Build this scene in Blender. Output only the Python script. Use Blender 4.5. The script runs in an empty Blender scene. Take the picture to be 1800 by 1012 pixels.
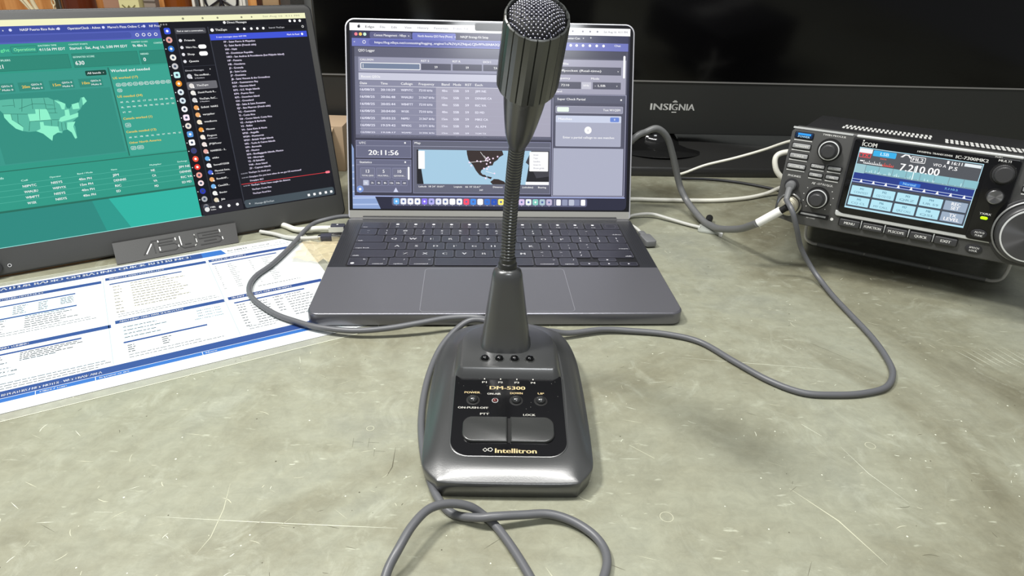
import bpy, math, random
from mathutils import Vector, Matrix
random.seed(7)
PI = math.pi
SC = bpy.context.scene
COL = SC.collection

# ------------------------------------------------------------------ camera
F_PX, PITCH, ROLL, CAM_H = 1196.3, 0.4651, 0.0302, 0.2829
cp, sp = math.cos(PITCH), math.sin(PITCH)
fw, up0 = Vector((0, cp, -sp)), Vector((0, sp, cp))
cr, sr = math.cos(ROLL), math.sin(ROLL)
rt = Vector((1, 0, 0))*cr + up0*sr
upv = Vector((-1, 0, 0))*sr + up0*cr
cam_d = bpy.data.cameras.new('camera')
cam = bpy.data.objects.new('camera', cam_d); COL.objects.link(cam)
cam.matrix_world = Matrix(((rt.x, upv.x, -fw.x, 0), (rt.y, upv.y, -fw.y, 0), (rt.z, upv.z, -fw.z, CAM_H), (0, 0, 0, 1)))
cam_d.sensor_width = 36; cam_d.lens = F_PX/1800*36; cam_d.clip_start = .01
SC.camera = cam

# ------------------------------------------------------------------ light
W = bpy.data.worlds.new('world'); SC.world = W; W.use_nodes = True
bg = W.node_tree.nodes['Background']; bg.inputs[0].default_value = (.95, .97, 1, 1); bg.inputs[1].default_value = .22
def area(name, loc, aim, sx, sy, power, col=(1, 1, 1)):
    d = bpy.data.lights.new(name, 'AREA'); d.shape = 'RECTANGLE'; d.size = sx; d.size_y = sy; d.energy = power; d.color = col
    o = bpy.data.objects.new(name, d); COL.objects.link(o); o.location = loc
    o.rotation_euler = (Vector(aim)-Vector(loc)).to_track_quat('-Z', 'Y').to_euler()
    return o
area('desk_lamp', (-.66, .30, 1.30), (.02, .36, 0),   .22, .18, 20, (1, .985, .95))
area('ceiling_lamp', (.0, .36, 1.60), (.0, .36, 0), .9, .08, 20, (1, .99, .96))
area('room_lamp', (.25, -.85, 1.45), (.25, .6, 0), .5, .35, 10, (.95, .98, 1))
vs = SC.view_settings
vs.view_transform = 'Standard'; vs.look = 'None'; vs.exposure = 0.0; vs.gamma = 1.0; vs.use_curve_mapping = False

# ------------------------------------------------------------------ materials
def lin(c):
    if isinstance(c, str):
        c = [int(c[i:i+2], 16)/255 for i in (0, 2, 4)]
        return tuple(x/12.92 if x <= .04045 else ((x+.055)/1.055)**2.4 for x in c)
    return tuple(c)
MATS = {}
def mat(name, c, rough=.5, metal=0., spec=.5, coat=0., emit=None, es=1., bump=None, alpha=1., aniso=0.):
    if name in MATS: return MATS[name]
    m = bpy.data.materials.new(name); m.use_nodes = True; MATS[name] = m
    nt = m.node_tree; b = nt.nodes['Principled BSDF']
    b.inputs['Base Color'].default_value = (*lin(c), 1)
    b.inputs['Roughness'].default_value = rough; b.inputs['Metallic'].default_value = metal
    b.inputs['Specular IOR Level'].default_value = spec; b.inputs['Coat Weight'].default_value = coat
    b.inputs['Coat Roughness'].default_value = .3
    if emit is not None:
        b.inputs['Emission Color'].default_value = (*lin(emit), 1); b.inputs['Emission Strength'].default_value = es
    if aniso: b.inputs['Anisotropic'].default_value = aniso
    if alpha < 1: b.inputs['Alpha'].default_value = alpha
    if bump:
        n = nt.nodes.new('ShaderNodeTexNoise'); n.inputs['Scale'].default_value = bump[0]; n.inputs['Detail'].default_value = 4
        tc = nt.nodes.new('ShaderNodeTexCoord'); nt.links.new(tc.outputs['Object'], n.inputs['Vector'])
        bp = nt.nodes.new('ShaderNodeBump'); bp.inputs['Strength'].default_value = bump[1]; bp.inputs['Distance'].default_value = bump[2]
        nt.links.new(n.outputs['Fac'], bp.inputs['Height']); nt.links.new(bp.outputs['Normal'], b.inputs['Normal'])
    return m
def scr(hexc):   # lit pixels of a display
    return mat('display_'+hexc, (.004, .004, .005), .16, 0, .35, emit=hexc)
def ink(hexc):
    return mat('print_'+hexc, hexc, .5)

# ------------------------------------------------------------------ mesh helper
TXT = {}
def glyphs(s, bold):
    k = (s, bold)
    if k not in TXT:
        c = bpy.data.curves.new('t', 'FONT'); c.body = s; c.size = 1; c.resolution_u = 2
        o = bpy.data.objects.new('t', c)
        me = bpy.data.meshes.new_from_object(o)
        vs_ = [(v.co.x, v.co.y) for v in me.vertices]; fs = [tuple(p.vertices) for p in me.polygons]
        bpy.data.meshes.remove(me); bpy.data.objects.remove(o); bpy.data.curves.remove(c)
        if vs_ and bold > .005:      # heavier strokes: a second pass shifted sideways
            n = len(vs_); dx = .022 if bold < .02 else .045; vs_ += [(x+dx, y) for x, y in vs_]; fs += [tuple(i+n for i in f) for f in fs]
        if vs_:
            x0 = min(v[0] for v in vs_); x1 = max(v[0] for v in vs_)
        else: x0, x1 = 0, 1
        TXT[k] = (vs_, fs, x0, max(x1-x0, 1e-4))
    return TXT[k]
def rrect(x0, y0, x1, y1, r, n=6, rs=None):
    rs = rs or (r, r, r, r)   # bl, br, tr, tl
    out = []
    for (cx, cy, a0, q) in ((x0+rs[0], y0+rs[0], PI, rs[0]), (x1-rs[1], y0+rs[1], 1.5*PI, rs[1]), (x1-rs[2], y1-rs[2], 0, rs[2]), (x0+rs[3], y1-rs[3], .5*PI, rs[3])):
        for i in range(n+1):
            a = a0+.5*PI*i/n
            out.append((cx+q*math.cos(a), cy+q*math.sin(a)))
    return out
def offset(poly, d):
    n = len(poly); res = []
    area_ = sum(poly[i][0]*poly[(i+1) % n][1]-poly[(i+1) % n][0]*poly[i][1] for i in range(n))
    sg = 1 if area_ > 0 else -1
    for i in range(n):
        a = Vector(poly[i-1]); b = Vector(poly[i]); c = Vector(poly[(i+1) % n])
        j = i-1
        while (b-a).length < 1e-7: j -= 1; a = Vector(poly[j % n])
        j = i+1
        while (c-b).length < 1e-7: j += 1; c = Vector(poly[j % n])
        d1 = (b-a).normalized(); d2 = (c-b).normalized()
        n1 = Vector((-d1.y, d1.x))*sg; n2 = Vector((-d2.y, d2.x))*sg
        m = (n1+n2)
        if m.length < 1e-6: m = n1
        m = m.normalized(); k = 1/max(.4, m.dot(n1))
        res.append(tuple(b+m*d*k))
    return res
def spline(pts, n=8):
    P = [Vector(p) for p in pts]; P = [P[0]*2-P[1]]+P+[P[-1]*2-P[-2]]; out = []
    for i in range(1, len(P)-2):
        p0, p1, p2, p3 = P[i-1:i+3]
        for j in range(n):
            t = j/n
            out.append(.5*((2*p1)+(-p0+p2)*t+(2*p0-5*p1+4*p2-p3)*t*t+(-p0+3*p1-3*p2+p3)*t**3))
    out.append(P[-2]); return out
class MB:
    def __init__(s, M=None): s.v = []; s.f = []; s.mi = []; s.m = []; s.M = M or Matrix()
    def mid(s, m):
        if m not in s.m: s.m.append(m)
        return s.m.index(m)
    def add(s, vs_, fs, m):
        b = len(s.v); k = s.mid(m); s.v += [tuple(s.M @ Vector(v)) for v in vs_]
        for f in fs: s.f.append(tuple(b+i for i in f)); s.mi.append(k)
    def rings(s, rs, m, cap0=True, cap1=True, closed=True):
        n = len(rs[0]); vs_ = [p for r in rs for p in r]; fs = []
        for i in range(len(rs)-1):
            for j in range(n if closed else n-1):
                a = i*n+j; b = i*n+(j+1) % n
                fs.append((a, b, b+n, a+n))
        if cap0: fs.append(tuple(range(n))[::-1])
        if cap1: fs.append(tuple((len(rs)-1)*n+j for j in range(n)))
        s.add(vs_, fs, m)
    def slab(s, poly, z0, z1, m, bev=0., segs=3, bot=False):
        a = sum(poly[i][0]*poly[(i+1) % len(poly)][1]-poly[(i+1) % len(poly)][0]*poly[i][1] for i in range(len(poly)))
        if a < 0: poly = poly[::-1]
        R = lambda p, z: [(x, y, z) for x, y in p]
        rs = []
        if bev and bot:
            for i in range(segs+1):
                t = .5*PI*i/segs; rs.append(R(offset(poly, bev*(1-math.sin(t))), z0+bev*(1-math.cos(t))))
        else: rs.append(R(poly, z0))
        if bev:
            for i in range(segs+1):
                t = .5*PI*i/segs; rs.append(R(offset(poly, bev*(1-math.cos(t))), z1-bev*(1-math.sin(t))))
        else: rs.append(R(poly, z1))
        s.rings(rs, m)
    def box(s, x0, y0, z0, x1, y1, z1, m, bev=0., r=None, segs=2):
        p = rrect(x0, y0, x1, y1, r, 4) if r else [(x0, y0), (x1, y0), (x1, y1), (x0, y1)]
        s.slab(p, z0, z1, m, bev, segs, bot=bool(bev))
    def lathe(s, prof, m, c=(0, 0, 0), n=32, ribs=0, ribd=0., ribz=None, cap=True):
        rs = []
        for r, z in prof:
            ring = []
            for i in range(n):
                a = 2*PI*i/n; q = r
                if ribs and ribz and ribz[0] <= z <= ribz[1]: q = r*(1-ribd*(.5+.5*math.cos(a*ribs)))
                ring.append((c[0]+q*math.cos(a), c[1]+q*math.sin(a), c[2]+z))
            rs.append(ring)
        s.rings(rs, m, cap, cap)
    def tube(s, pts, r, m, n=10, rf=None, smooth=8):
        P = spline(pts, smooth) if smooth else [Vector(p) for p in pts]
        rs = []; prev = None
        for i, p in enumerate(P):
            t = (P[min(i+1, len(P)-1)]-P[max(i-1, 0)])
            if t.length < 1e-9: t = Vector((0, 0, 1))
            t.normalize()
            if prev is None: a = t.orthogonal().normalized()
            else: a = (prev-t*prev.dot(t)).normalized()
            prev = a; b = t.cross(a); q = rf(i/(len(P)-1)) if rf else r
            rs.append([tuple(p+(a*math.cos(2*PI*k/n)+b*math.sin(2*PI*k/n))*q) for k in range(n)])
        s.rings(rs, m)
    def poly(s, pts, z, m): s.add([(x, y, z) for x, y in pts], [tuple(range(len(pts)))], m)
    def rect(s, x0, y0, x1, y1, z, m, r=0):
        s.poly(rrect(x0, y0, x1, y1, r, 3) if r else [(x0, y0), (x1, y0), (x1, y1), (x0, y1)], z, m)
    def frame(s, x0, y0, x1, y1, t, z, m, r=0):
        if y0 > y1: y0, y1 = y1, y0
        if x0 > x1: x0, x1 = x1, x0
        o = rrect(x0, y0, x1, y1, max(r, 1e-5), 3 if r else 1); i_ = rrect(x0+t, y0+t, x1-t, y1-t, max(r-t, 1e-5), 3 if r else 1)
        n = len(o); s.add([(x, y, z) for x, y in o+i_], [(k, (k+1) % n, n+(k+1) % n, n+k) for k in range(n)], m)
    def disc(s, x, y, r, z, m, n=16, ry=None):
        s.poly([(x+r*math.cos(2*PI*i/n), y+(ry or r)*math.sin(2*PI*i/n)) for i in range(n)], z, m)
    def ring(s, x, y, r, t, z, m, n=20, ry=None):
        ry = ry or r
        s.add([(x+r*math.cos(2*PI*i/n), y+ry*math.sin(2*PI*i/n), z) for i in range(n)]+[(x+(r-t)*math.cos(2*PI*i/n), y+(ry-t)*math.sin(2*PI*i/n), z) for i in range(n)],
              [(i, (i+1) % n, n+(i+1) % n, n+i) for i in range(n)], m)
    def text(s, t, x, y, z, m, h, w=None, al='l', bold=.012, xs=None):
        # y is the middle of the capitals; h the capital height
        vs_, fs, x0, nw = glyphs(t, bold)
        sy = h/.69; sx = (w/nw) if w else sy*(xs or 1)
        ww = nw*sx; ox = {'l': 0, 'c': -ww/2, 'r': -ww}[al]
        s.add([(x+ox+(a-x0)*sx, y-h/2+b*sy, z) for a, b in vs_], fs, m)
    def build(s, name, parent=None, M=None, smooth=True, ang=35):
        me = bpy.data.meshes.new(name); me.from_pydata(s.v, [], s.f)
        for m in s.m: me.materials.append(m)
        me.polygons.foreach_set('material_index', s.mi)
        if smooth:
            me.polygons.foreach_set('use_smooth', [True]*len(s.f)); me.set_sharp_from_angle(angle=math.radians(ang))
        me.update()
        o = bpy.data.objects.new(name, me); COL.objects.link(o)
        if parent: o.parent = parent
        if M is not None: o.matrix_local = M
        return o
def frameM(o, yaw, tilt):
    c, s_ = math.cos(yaw), math.sin(yaw); u = Vector((c, s_, 0)); b = Vector((-s_, c, 0))
    v = b*math.cos(tilt)+Vector((0, 0, 1))*math.sin(tilt); n = u.cross(v)
    return Matrix(((u.x, v.x, n.x, o[0]), (u.y, v.y, n.y, o[1]), (u.z, v.z, n.z, o[2]), (0, 0, 0, 1)))
def thing(name, label, cat, M=None, group=None):
    o = bpy.data.objects.new(name, None); o.empty_display_size = .02; COL.objects.link(o)
    if M is not None: o.matrix_world = M
    o['label'] = label; o['category'] = cat
    if group: o['group'] = group
    return o
def tag(o, label, cat, group=None):
    o['label'] = label; o['category'] = cat
    if group: o['group'] = group
    return o
def struct(o): o['kind'] = 'structure'; return o
T = Matrix.Translation
MM = Matrix.Scale(.001, 4)

# common materials
plastic = mat('black_plastic', '4b4c4b', .42, bump=(900, .12, .0004))
dark = mat('dark_plastic', '2c2c2e', .4)
gloss = mat('gloss_black', '0b0b0d', .12)
blackm = mat('matt_black', '0c0c0c', .7)
steel = mat('bare_steel', 'b9b9b6', .25, 1)
silver = mat('silver_trim', 'd4d6d5', .3, .25)
whitei = ink('f4f4f2')
cable_m = mat('grey_cable_rubber', '5e5f62', .4)
rubber = mat('black_rubber', '26272a', .5)

# ------------------------------------------------------------------ room and desk
wallm = mat('grey_wall_paint', '9b9f9d', .8); floorm = mat('grey_floor', '6d6a64', .6)
b = MB(); b.box(-3, 1.72, -.74, 3, 1.82, 2.2, wallm); struct(b.build('wall_back', smooth=False))
b = MB(); b.box(-3, -2, -.84, 3, 1.82, -.74, floorm); struct(b.build('floor', smooth=False))

def desk_paint():
    m = bpy.data.materials.new('worn_olive_desk_paint'); m.use_nodes = True; nt = m.node_tree; N = nt.nodes; L = nt.links
    b = N['Principled BSDF']; tc = N.new('ShaderNodeTexCoord')
    def noise(sc, det, rough=.55, stretch=None, dist=0):
        n = N.new('ShaderNodeTexNoise'); n.inputs['Scale'].default_value = sc; n.inputs['Detail'].default_value = det
        n.inputs['Roughness'].default_value = rough; n.inputs['Distortion'].default_value = dist
        if stretch:
            mp = N.new('ShaderNodeMapping'); mp.inputs['Scale'].default_value = stretch[0]; mp.inputs['Rotation'].default_value = (0, 0, stretch[1])
            L.new(tc.outputs['Object'], mp.inputs['Vector']); L.new(mp.outputs['Vector'], n.inputs['Vector'])
        else: L.new(tc.outputs['Object'], n.inputs['Vector'])
        return n
    def ramp(src, stops):
        r = N.new('ShaderNodeValToRGB'); e = r.color_ramp.elements
        while len(e) < len(stops): e.new(.5)
        for k, (p, c) in enumerate(stops): e[k].position = p; e[k].color = (*lin(c), 1) if not isinstance(c, float) else (c, c, c, 1)
        L.new(src, r.inputs['Fac']); return r
    def mix(f, a, c, mode='MIX'):
        x = N.new('ShaderNodeMix'); x.data_type = 'RGBA'; x.blend_type = mode
        if isinstance(f, float): x.inputs[0].default_value = f
        else: L.new(f, x.inputs[0])
        L.new(a, x.inputs[6]); 
        if isinstance(c, str): x.inputs[7].default_value = (*lin(c), 1)
        else: L.new(c, x.inputs[7])
        return x.outputs[2]
    big = noise(4.2, 7, .62, dist=.9); base = ramp(big.outputs['Fac'], [(.34, '6c6956'), (.45, '858471'), (.55, '949583'), (.68, '898b7e')])
    streak = noise(60, 6, .7, ((.18, 1, 1), .15)); sr = ramp(streak.outputs['Fac'], [(.45, 0.), (.72, 1.)])
    c = mix(sr.outputs['Color'], base.outputs['Color'], '6f6a52'); 
    st = N.new('ShaderNodeMix'); st.data_type = 'RGBA'; st.inputs[0].default_value = .22; L.new(base.outputs['Color'], st.inputs[6]); L.new(c, st.inputs[7]); c = st.outputs[2]
    pale = noise(26, 7, .7, dist=1.2); pr = ramp(pale.outputs['Fac'], [(.55, 0.), (.72, .42)])
    c = mix(pr.outputs['Color'], c, 'b4b7a6')
    fine = noise(220, 3, .6, ((.3, 1, 1), -.5)); fr = ramp(fine.outputs['Fac'], [(.66, 0.), (.74, .5)])
    c = mix(fr.outputs['Color'], c, 'c3c6b2')
    gr_ = noise(95, 8, .75, dist=.5); g2 = ramp(gr_.outputs['Fac'], [(.3, .38), (.7, .62)]); c = mix(.55, c, g2.outputs['Color'], 'OVERLAY')
    L.new(c, b.inputs['Base Color'])
    rr = ramp(big.outputs['Fac'], [(.3, .42), (.7, .33)]); L.new(rr.outputs['Color'], b.inputs['Roughness'])
    b.inputs['Specular IOR Level'].default_value = .6
    bp = N.new('ShaderNodeBump'); bp.inputs['Strength'].default_value = .35; bp.inputs['Distance'].default_value = .0006; L.new(pale.outputs['Fac'], bp.inputs['Height'])
    b2 = N.new('ShaderNodeBump'); b2.inputs['Strength'].default_value = .12; b2.inputs['Distance'].default_value = .0008; L.new(fine.outputs['Fac'], b2.inputs['Height']); L.new(bp.outputs['Normal'], b2.inputs['Normal'])
    L.new(b2.outputs['Normal'], b.inputs['Normal'])
    return m
desk = thing('desk', 'worn olive grey metal desk with scratched paint under all the equipment', 'desk', T((0, .5, -.74)))
b = MB(T((0, -.5, .74))); b.box(-1.15, -.12, -.035, 1.15, 1.15, 0, desk_paint(), .004); top = b.build('desk_top', desk)
for x in (-1.1, 1.04):
    for y in (-.08, 1.05):
        b = MB(T((0, -.5, .74))); b.box(x, y, -.74, x+.06, y+.06, -.035, mat('desk_leg_paint', '6c6e62', .4)); b.build('leg', desk)
# scratches, dings and paint chips worn into the top
b = MB(T((0, -.5, .74))); ml = ink('dcdfcc'); md = ink('5a5747'); mp = ink('c2c2aa')
def stroke(pts, w, m, z=.00006):
    P = [Vector(p) for p in pts]; L_, R_ = [], []
    for i, p in enumerate(P):
        t = (P[min(i+1, len(P)-1)]-P[max(i-1, 0)]).normalized(); n = Vector((-t.y, t.x)); q = w*(.25 if i in (0, len(P)-1) else 1)
        L_.append(p+n*q); R_.append(p-n*q)
    n = len(P); b.add([(v.x, v.y, z) for v in L_+R_], [(i, i+1, n+i+1, n+i) for i in range(n-1)], m)
stroke([(-.190, .273), (-.14, .2715), (-.09, .2705), (-.058, .2700)], .00016, ml)
stroke([(-.225, .275), (-.215, .2752)], .0003, ml)
stroke([(.13, .452), (.19, .446), (.255, .440)], .00016, ml)
stroke([(.078, .345), (.092, .333)], .0006, mp); stroke([(.198, .372), (.207, .36)], .0005, ml)
stroke([(.215, .35), (.222, .325), (.235, .30)], .00014, ml); stroke([(.245, .48), (.268, .455)], .0003, md)
stroke([(.20, .255), (.187, .285), (.168, .31)], .0004, mp); stroke([(-.148, .235), (-.128, .236)], .0009, ml)
stroke([(-.160, .300), (-.156, .28), (-.155, .26), (-.158, .248)], .00018, mp); stroke([(-.07, .336), (-.069, .318), (-.071, .31)], .0003, md)
for k in range(22):
    x = .36+.012*k*.6; stroke([(x, .475+.0015*k % .01), (x+.006, .463-.001*(k % 5)), (x+.010, .452)], .00018, ml)
for (x, y, s_) in [(-.098, .344, 1), (-.088, .344, .8), (-.083, .336, 1)]:
    stroke([(x, y), (x+.001*s_, y-.009)], .0003, md); stroke([(x, y-.004), (x+.007, y-.0042)], .0003, md)
for k in range(900):
    y = .19+.55*random.random()**1.4; x = random.uniform(-.32, .42)*(1+.4*(y-.3))
    q = random.random()
    if q < .34:      # short curved scratches
        a = random.uniform(0, 2*PI); r = random.uniform(.003, .012); a1 = a+random.uniform(.2, .9)
        stroke([(x+r*math.cos(a+(a1-a)*i/5), y+r*math.sin(a+(a1-a)*i/5)) for i in range(6)], random.uniform(.0001, .00022), random.choice([ml, mp, mp, mp, md]))
    elif q < .62:    # straight scratches, mostly along the desk
        a = random.gauss(-.1, .5); l = random.uniform(.002, .014)
        stroke([(x, y), (x+l*.5*math.cos(a), y+l*.5*math.sin(a)), (x+l*math.cos(a), y+l*math.sin(a))], random.uniform(.00008, .00018), random.choice([ml, mp, mp, mp, mp, md]))
    elif q < .97:    # chips
        b.disc(x, y, random.uniform(.0002, .0006), .00006, random.choice([ml, ml, md]), 7)
    elif y < .36:            # round dents
        b.ring(x, y, random.uniform(.0022, .004), .0003, .00006, mp, 16)
o = b.build('scratch_marks', desk, smooth=False); o['kind'] = 'stuff'

# ------------------------------------------------------------------ background on the left
def wood():
    m = bpy.data.materials.new('orange_wood'); m.use_nodes = True; N = m.node_tree.nodes; L = m.node_tree.links
    b = N['Principled BSDF']; tc = N.new('ShaderNodeTexCoord'); mp = N.new('ShaderNodeMapping'); mp.inputs['Scale'].default_value = (14, 14, 1.2)
    n = N.new('ShaderNodeTexNoise'); n.inputs['Scale'].default_value = 3; n.inputs['Detail'].default_value = 6; n.inputs['Distortion'].default_value = .8
    r = N.new('ShaderNodeValToRGB'); r.color_ramp.elements[0].position = .35; r.color_ramp.elements[0].color = (*lin('b87434'), 1)
    r.color_ramp.elements[1].position = .7; r.color_ramp.elements[1].color = (*lin('ecb06c'), 1)
    L.new(tc.outputs['Object'], mp.inputs[0]); L.new(mp.outputs[0], n.inputs['Vector']); L.new(n.outputs['Fac'], r.inputs[0]); L.new(r.outputs[0], b.inputs['Base Color'])
    b.inputs['Roughness'].default_value = .4; return m
woodm = wood(); brown = mat('dark_brown_wood', '4a2f22', .35)
b = MB(T((-1.0, 1.4, -.74))); b.box(-.6, -.14, 0, .55, .145, .735, woodm, .004); o = b.build('sideboard'); o.location = (0, 0, 0); tag(o, 'orange wooden sideboard carrying boxes and ornaments behind the portable monitor', 'cabinet')
cab = thing('wooden_partition', 'orange wooden partition with dark uprights behind the boxes and ornaments', 'partition', T((-.95, 1.61, -.74)))
Mi = T((.95, -1.61, .74))
b = MB(Mi); b.box(-1.6, 1.59, -.74, -.511, 1.68, .75, woodm, .003); b.build('back_board', cab)
b = MB(Mi); b.box(-.567, 1.575, -.74, -.556, 1.59, .75, brown, .002); b.build('upright', cab)
b = MB(Mi); b.box(-.556, 1.58, -.74, -.521, 1.59, .75, mat('beige_panel', 'a98e6a', .6), .002); b.build('inset_panel', cab)
b = MB(Mi); b.box(-.511, 1.56, -.74, -.490, 1.66, .75, mat('dark_grey_post', '47423d', .5), .002); b.build('upright', cab)

g = thing('lattice_screen', 'small white and black lattice ornament panel standing on the sideboard', 'ornament', T((-.58, 1.42, -.005)))
wm = mat('ivory_paint', 'd8d6cc', .5); bk = mat('black_lattice', '1c1a22', .4)
b = MB(); b.box(-.030, -.006, 0, .038, 0, .30, wm); b.build('panel', g)
b = MB()
for z in range(7):
    for (x0, x1) in ((-.028, .004), (.004, .036)):
        pts = [((x0+x1)/2+.0155*math.cos(a), -.010, .022+z*.04+.021*math.sin(a)) for a in [2*PI*i/16 for i in range(17)]]
        b.tube(pts, .0022, bk, 6, smooth=0)
    b.tube([(-.028, -.010, .002+z*.04), (.036, -.010, .042+z*.04)], .002, bk, 6, smooth=0)
    b.tube([(-.028, -.010, .042+z*.04), (.036, -.010, .002+z*.04)], .002, bk, 6, smooth=0)
b.build('lattice', g)
for x in (-.052, -.044, -.036, .040, .046):
    b = MB(); b.box(x, -.012, 0, x+.005, .002, .30, wm if x != -.044 else mat('grey_metal_strip', '777a7a', .3, .8), .001); b.build('frame_bar', g)

b = MB(T((-.745, 1.40, -.005))); ym = mat('pale_yellow_card', 'd8d49c', .6); gm = ink('77703f')
b.box(-.020, -.008, 0, .018, .012, .26, ym, .001)
y2 = -.0085
for z in range(6):
    for sx in (-1, 1):
        b.add([(-.002+sx*.004, y2, .16+z*.018-.07), (-.002+sx*.012, y2, .167+z*.018-.07), (-.002+sx*.013, y2, .165+z*.018-.07), (-.002+sx*.006, y2, .158+z*.018-.07)], [(0, 1, 2, 3)], gm)
    b.add([(-.005, y2, .162+z*.018-.07), (-.002, y2, .159+z*.018-.07), (.001, y2, .162+z*.018-.07), (-.002, y2, .166+z*.018-.07)], [(0, 1, 2, 3)], gm)
tag(b.build('patterned_box', smooth=False), 'pale yellow box with small diamond pattern beside the grey box on the sideboard', 'box')
b = MB(T((-.712, 1.405, -.005))); b.box(-.012, 0, 0, .010, .016, .25, mat('warm_grey_card', '8f8379', .6), .001)
b.box(-.012, -.0006, .172, .010, 0, .175, ink('5a5048')); b.box(-.012, -.0006, .156, .010, 0, .159, ink('5a5048'))
tag(b.build('grey_box', smooth=False), 'narrow warm grey box with dark lines, right of the pale yellow box', 'box')
b = MB(T((-.80, 1.45, -.005))); b.box(-.028, 0, 0, .026, .05, .24, mat('pinkish_beige_card', 'b08a72', .5), .002)
tag(b.build('beige_box'), 'plain pinkish beige box left of the pale yellow box', 'box')
b = MB(T((-.858, 1.42, -.005))); b.lathe([(.028, 0), (.030, .004), (.030, .22), (.024, .25), (.012, .26)], mat('red_brown_glaze', '5a2a18', .12), n=24)
tag(b.build('brown_jar'), 'glossy red brown jar left of the plain beige box', 'jar')
b = MB(T((-.912, 1.47, -.005))); b.lathe([(.022, 0), (.024, .004), (.024, .22), (.010, .27), (.010, .30)], mat('olive_glass', '4a3f28', .1), n=24)
tag(b.build('dark_bottle'), 'dark olive bottle behind the pale curved stems', 'bottle')
b = MB(T((-.678, 1.45, -.005))); b.lathe([(.022, 0), (.024, .004), (.026, .20), (.022, .24), (.008, .25)], mat('brown_varnish', '7c4216', .15), n=24)
tag(b.build('brown_canister'), 'round varnished brown canister right of the grey box', 'canister')
iv = mat('ivory_stem', 'd9cda8', .4)
v = thing('stem_vase', 'bundle of pale curved stems standing at the left end of the sideboard', 'ornament', T((-.915, 1.39, -.005)))
b = MB(); b.lathe([(.012, 0), (.018, .01), (.016, .07), (.010, .09), (.009, .10)], mat('white_ceramic', 'c9c4b4', .3), n=20); b.build('vase', v)
for (dx, r) in ((-.035, .0035), (-.015, .004), (-.045, .0025)):
    b = MB(); b.tube([(.004+dx*.1, 0, .095), (.004+dx*.2, 0, .13), (dx*.5-.004, 0, .16), (dx-.004, 0, .19), (dx*1.7, 0, .24)], r, iv, 8); b.build('stem', v)
b = MB(T((-.880, 1.375, -.005)))
for k in range(9):
    q = .150+k*.010; b.tube([(.003*math.cos(a), (.003*math.sin(a) if k % 2 else 0), q+.006*math.sin(a)) if k % 2 == 0 else (0, .003*math.cos(a), q+.006*math.sin(a)) for a in [2*PI*i/10 for i in range(11)]], .0012, iv, 5, smooth=0)
b.tube([(0, 0, .238), (0, .01, .245), (0, .02, .24)], .0014, steel, 6); b.tube([(0, .02, 0), (0, .02, .24)], .0016, steel, 6, smooth=0); b.lathe([(.012, 0), (.012, .003)], steel, (0, .02, 0), 20)
tag(b.build('chain_pendant'), 'pale chain hanging from a thin metal stand in front of the brown jar', 'chain')
# flattened carton seen between the monitor and the laptop
card = mat('brown_cardboard', 'a48e74', .8)
cb = thing('carton', 'low brown cardboard carton with one flap open, seen between the two computer screens', 'carton', T((-.285, .885, 0)))
b = MB(); b.box(-.05, .02, 0, .052, .085, .062, card, .001); b.build('body', cb)
b = MB(); b.add([(.040, .02, .060), (.040, -.03, .040), (.040, -.03, .038), (.040, .02, .058), (-.05, .02, .060), (-.05, -.03, .040), (-.05, -.03, .038), (-.05, .02, .058)], [(0, 1, 5, 4), (3, 7, 6, 2), (0, 3, 2, 1), (1, 2, 6, 5), (4, 5, 6, 7), (0, 4, 7, 3)], card); b.build('flap', cb, smooth=False)

# ------------------------------------------------------------------ television behind
tv = thing('television', 'large black flat television standing behind the laptop and the radio', 'television', frameM((-.281, .981, .04), .05, PI/2))
tvb = mat('television_bezel', '2b2c2b', .45, bump=(300, .1, .0005)); tvg = mat('television_panel', '060607', .14, spec=.35)
b = MB(); b.box(0, 0, -.06, 1.09, .64, 0, tvb, .004); b.build('housing', tv)
b = MB(); b.box(.004, .0775, -.001, 1.086, .636, .0012, tvg, .0005); b.build('screen', tv)
b = MB(); b.box(.002, .0752, 0, 1.088, .0772, .0016, mat('grey_line_trim', '8f8e8b', .35, .5)); b.build('trim_line', tv)
b = MB(); lg = ink('c9c9c5')
b.text('INSI', .4745, .0403, .0003, lg, .0092, .0305, 'l', .035)
b.text('G', .5055, .0403, .0003, lg, .0092, .0092, 'l', .035)
b.text('NIA', .5165, .0403, .0003, lg, .0092, .0235, 'l', .035)
b.rect(.5065, .0470, .5135, .0482, .0003, lg); b.rect(.508, .0488, .512, .0496, .0003, lg)
b.rect(.5065, .0322, .5135, .0334, .0003, lg); b.build('logo', tv, smooth=False)
bm_ = mat('television_gloss', '262625', .3, bump=(40, .1, .002))
nk = mat('television_neck_gloss', '161616', .1)
m_ = MB(Matrix(((1, 0, 0, .492), (0, 0, 1, -.04), (0, -1, 0, -.030), (0, 0, 0, 1)))); m_.lathe([(.085, .0195), (.078, .0215), (.060, .0235), (.045, .026), (.036, .030), (.029, .040), (.028, .055)], nk, n=48); m_.build('neck', tv)
b = MB(Matrix(((1, 0, 0, .518), (0, 0, 1, -.04), (0, -1, 0, -.03), (0, 0, 0, 1))))   # local: x right, y back, z up
ol = [(.30*math.copysign(abs(math.cos(a))**.55, math.cos(a)), .008+.118*math.copysign(abs(math.sin(a))**.7, math.sin(a))) for a in [2*PI*i/64 for i in range(64)]]
R = lambda k, z: [(x*k, y*k, z) for x, y in ol]
b.rings([R(.99, 0), R(1, .002), R(1, .010), R(.985, .013), R(.80, .016), R(.45, .022), R(.14, .030)], bm_); b.build('stand_base', tv)

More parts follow.
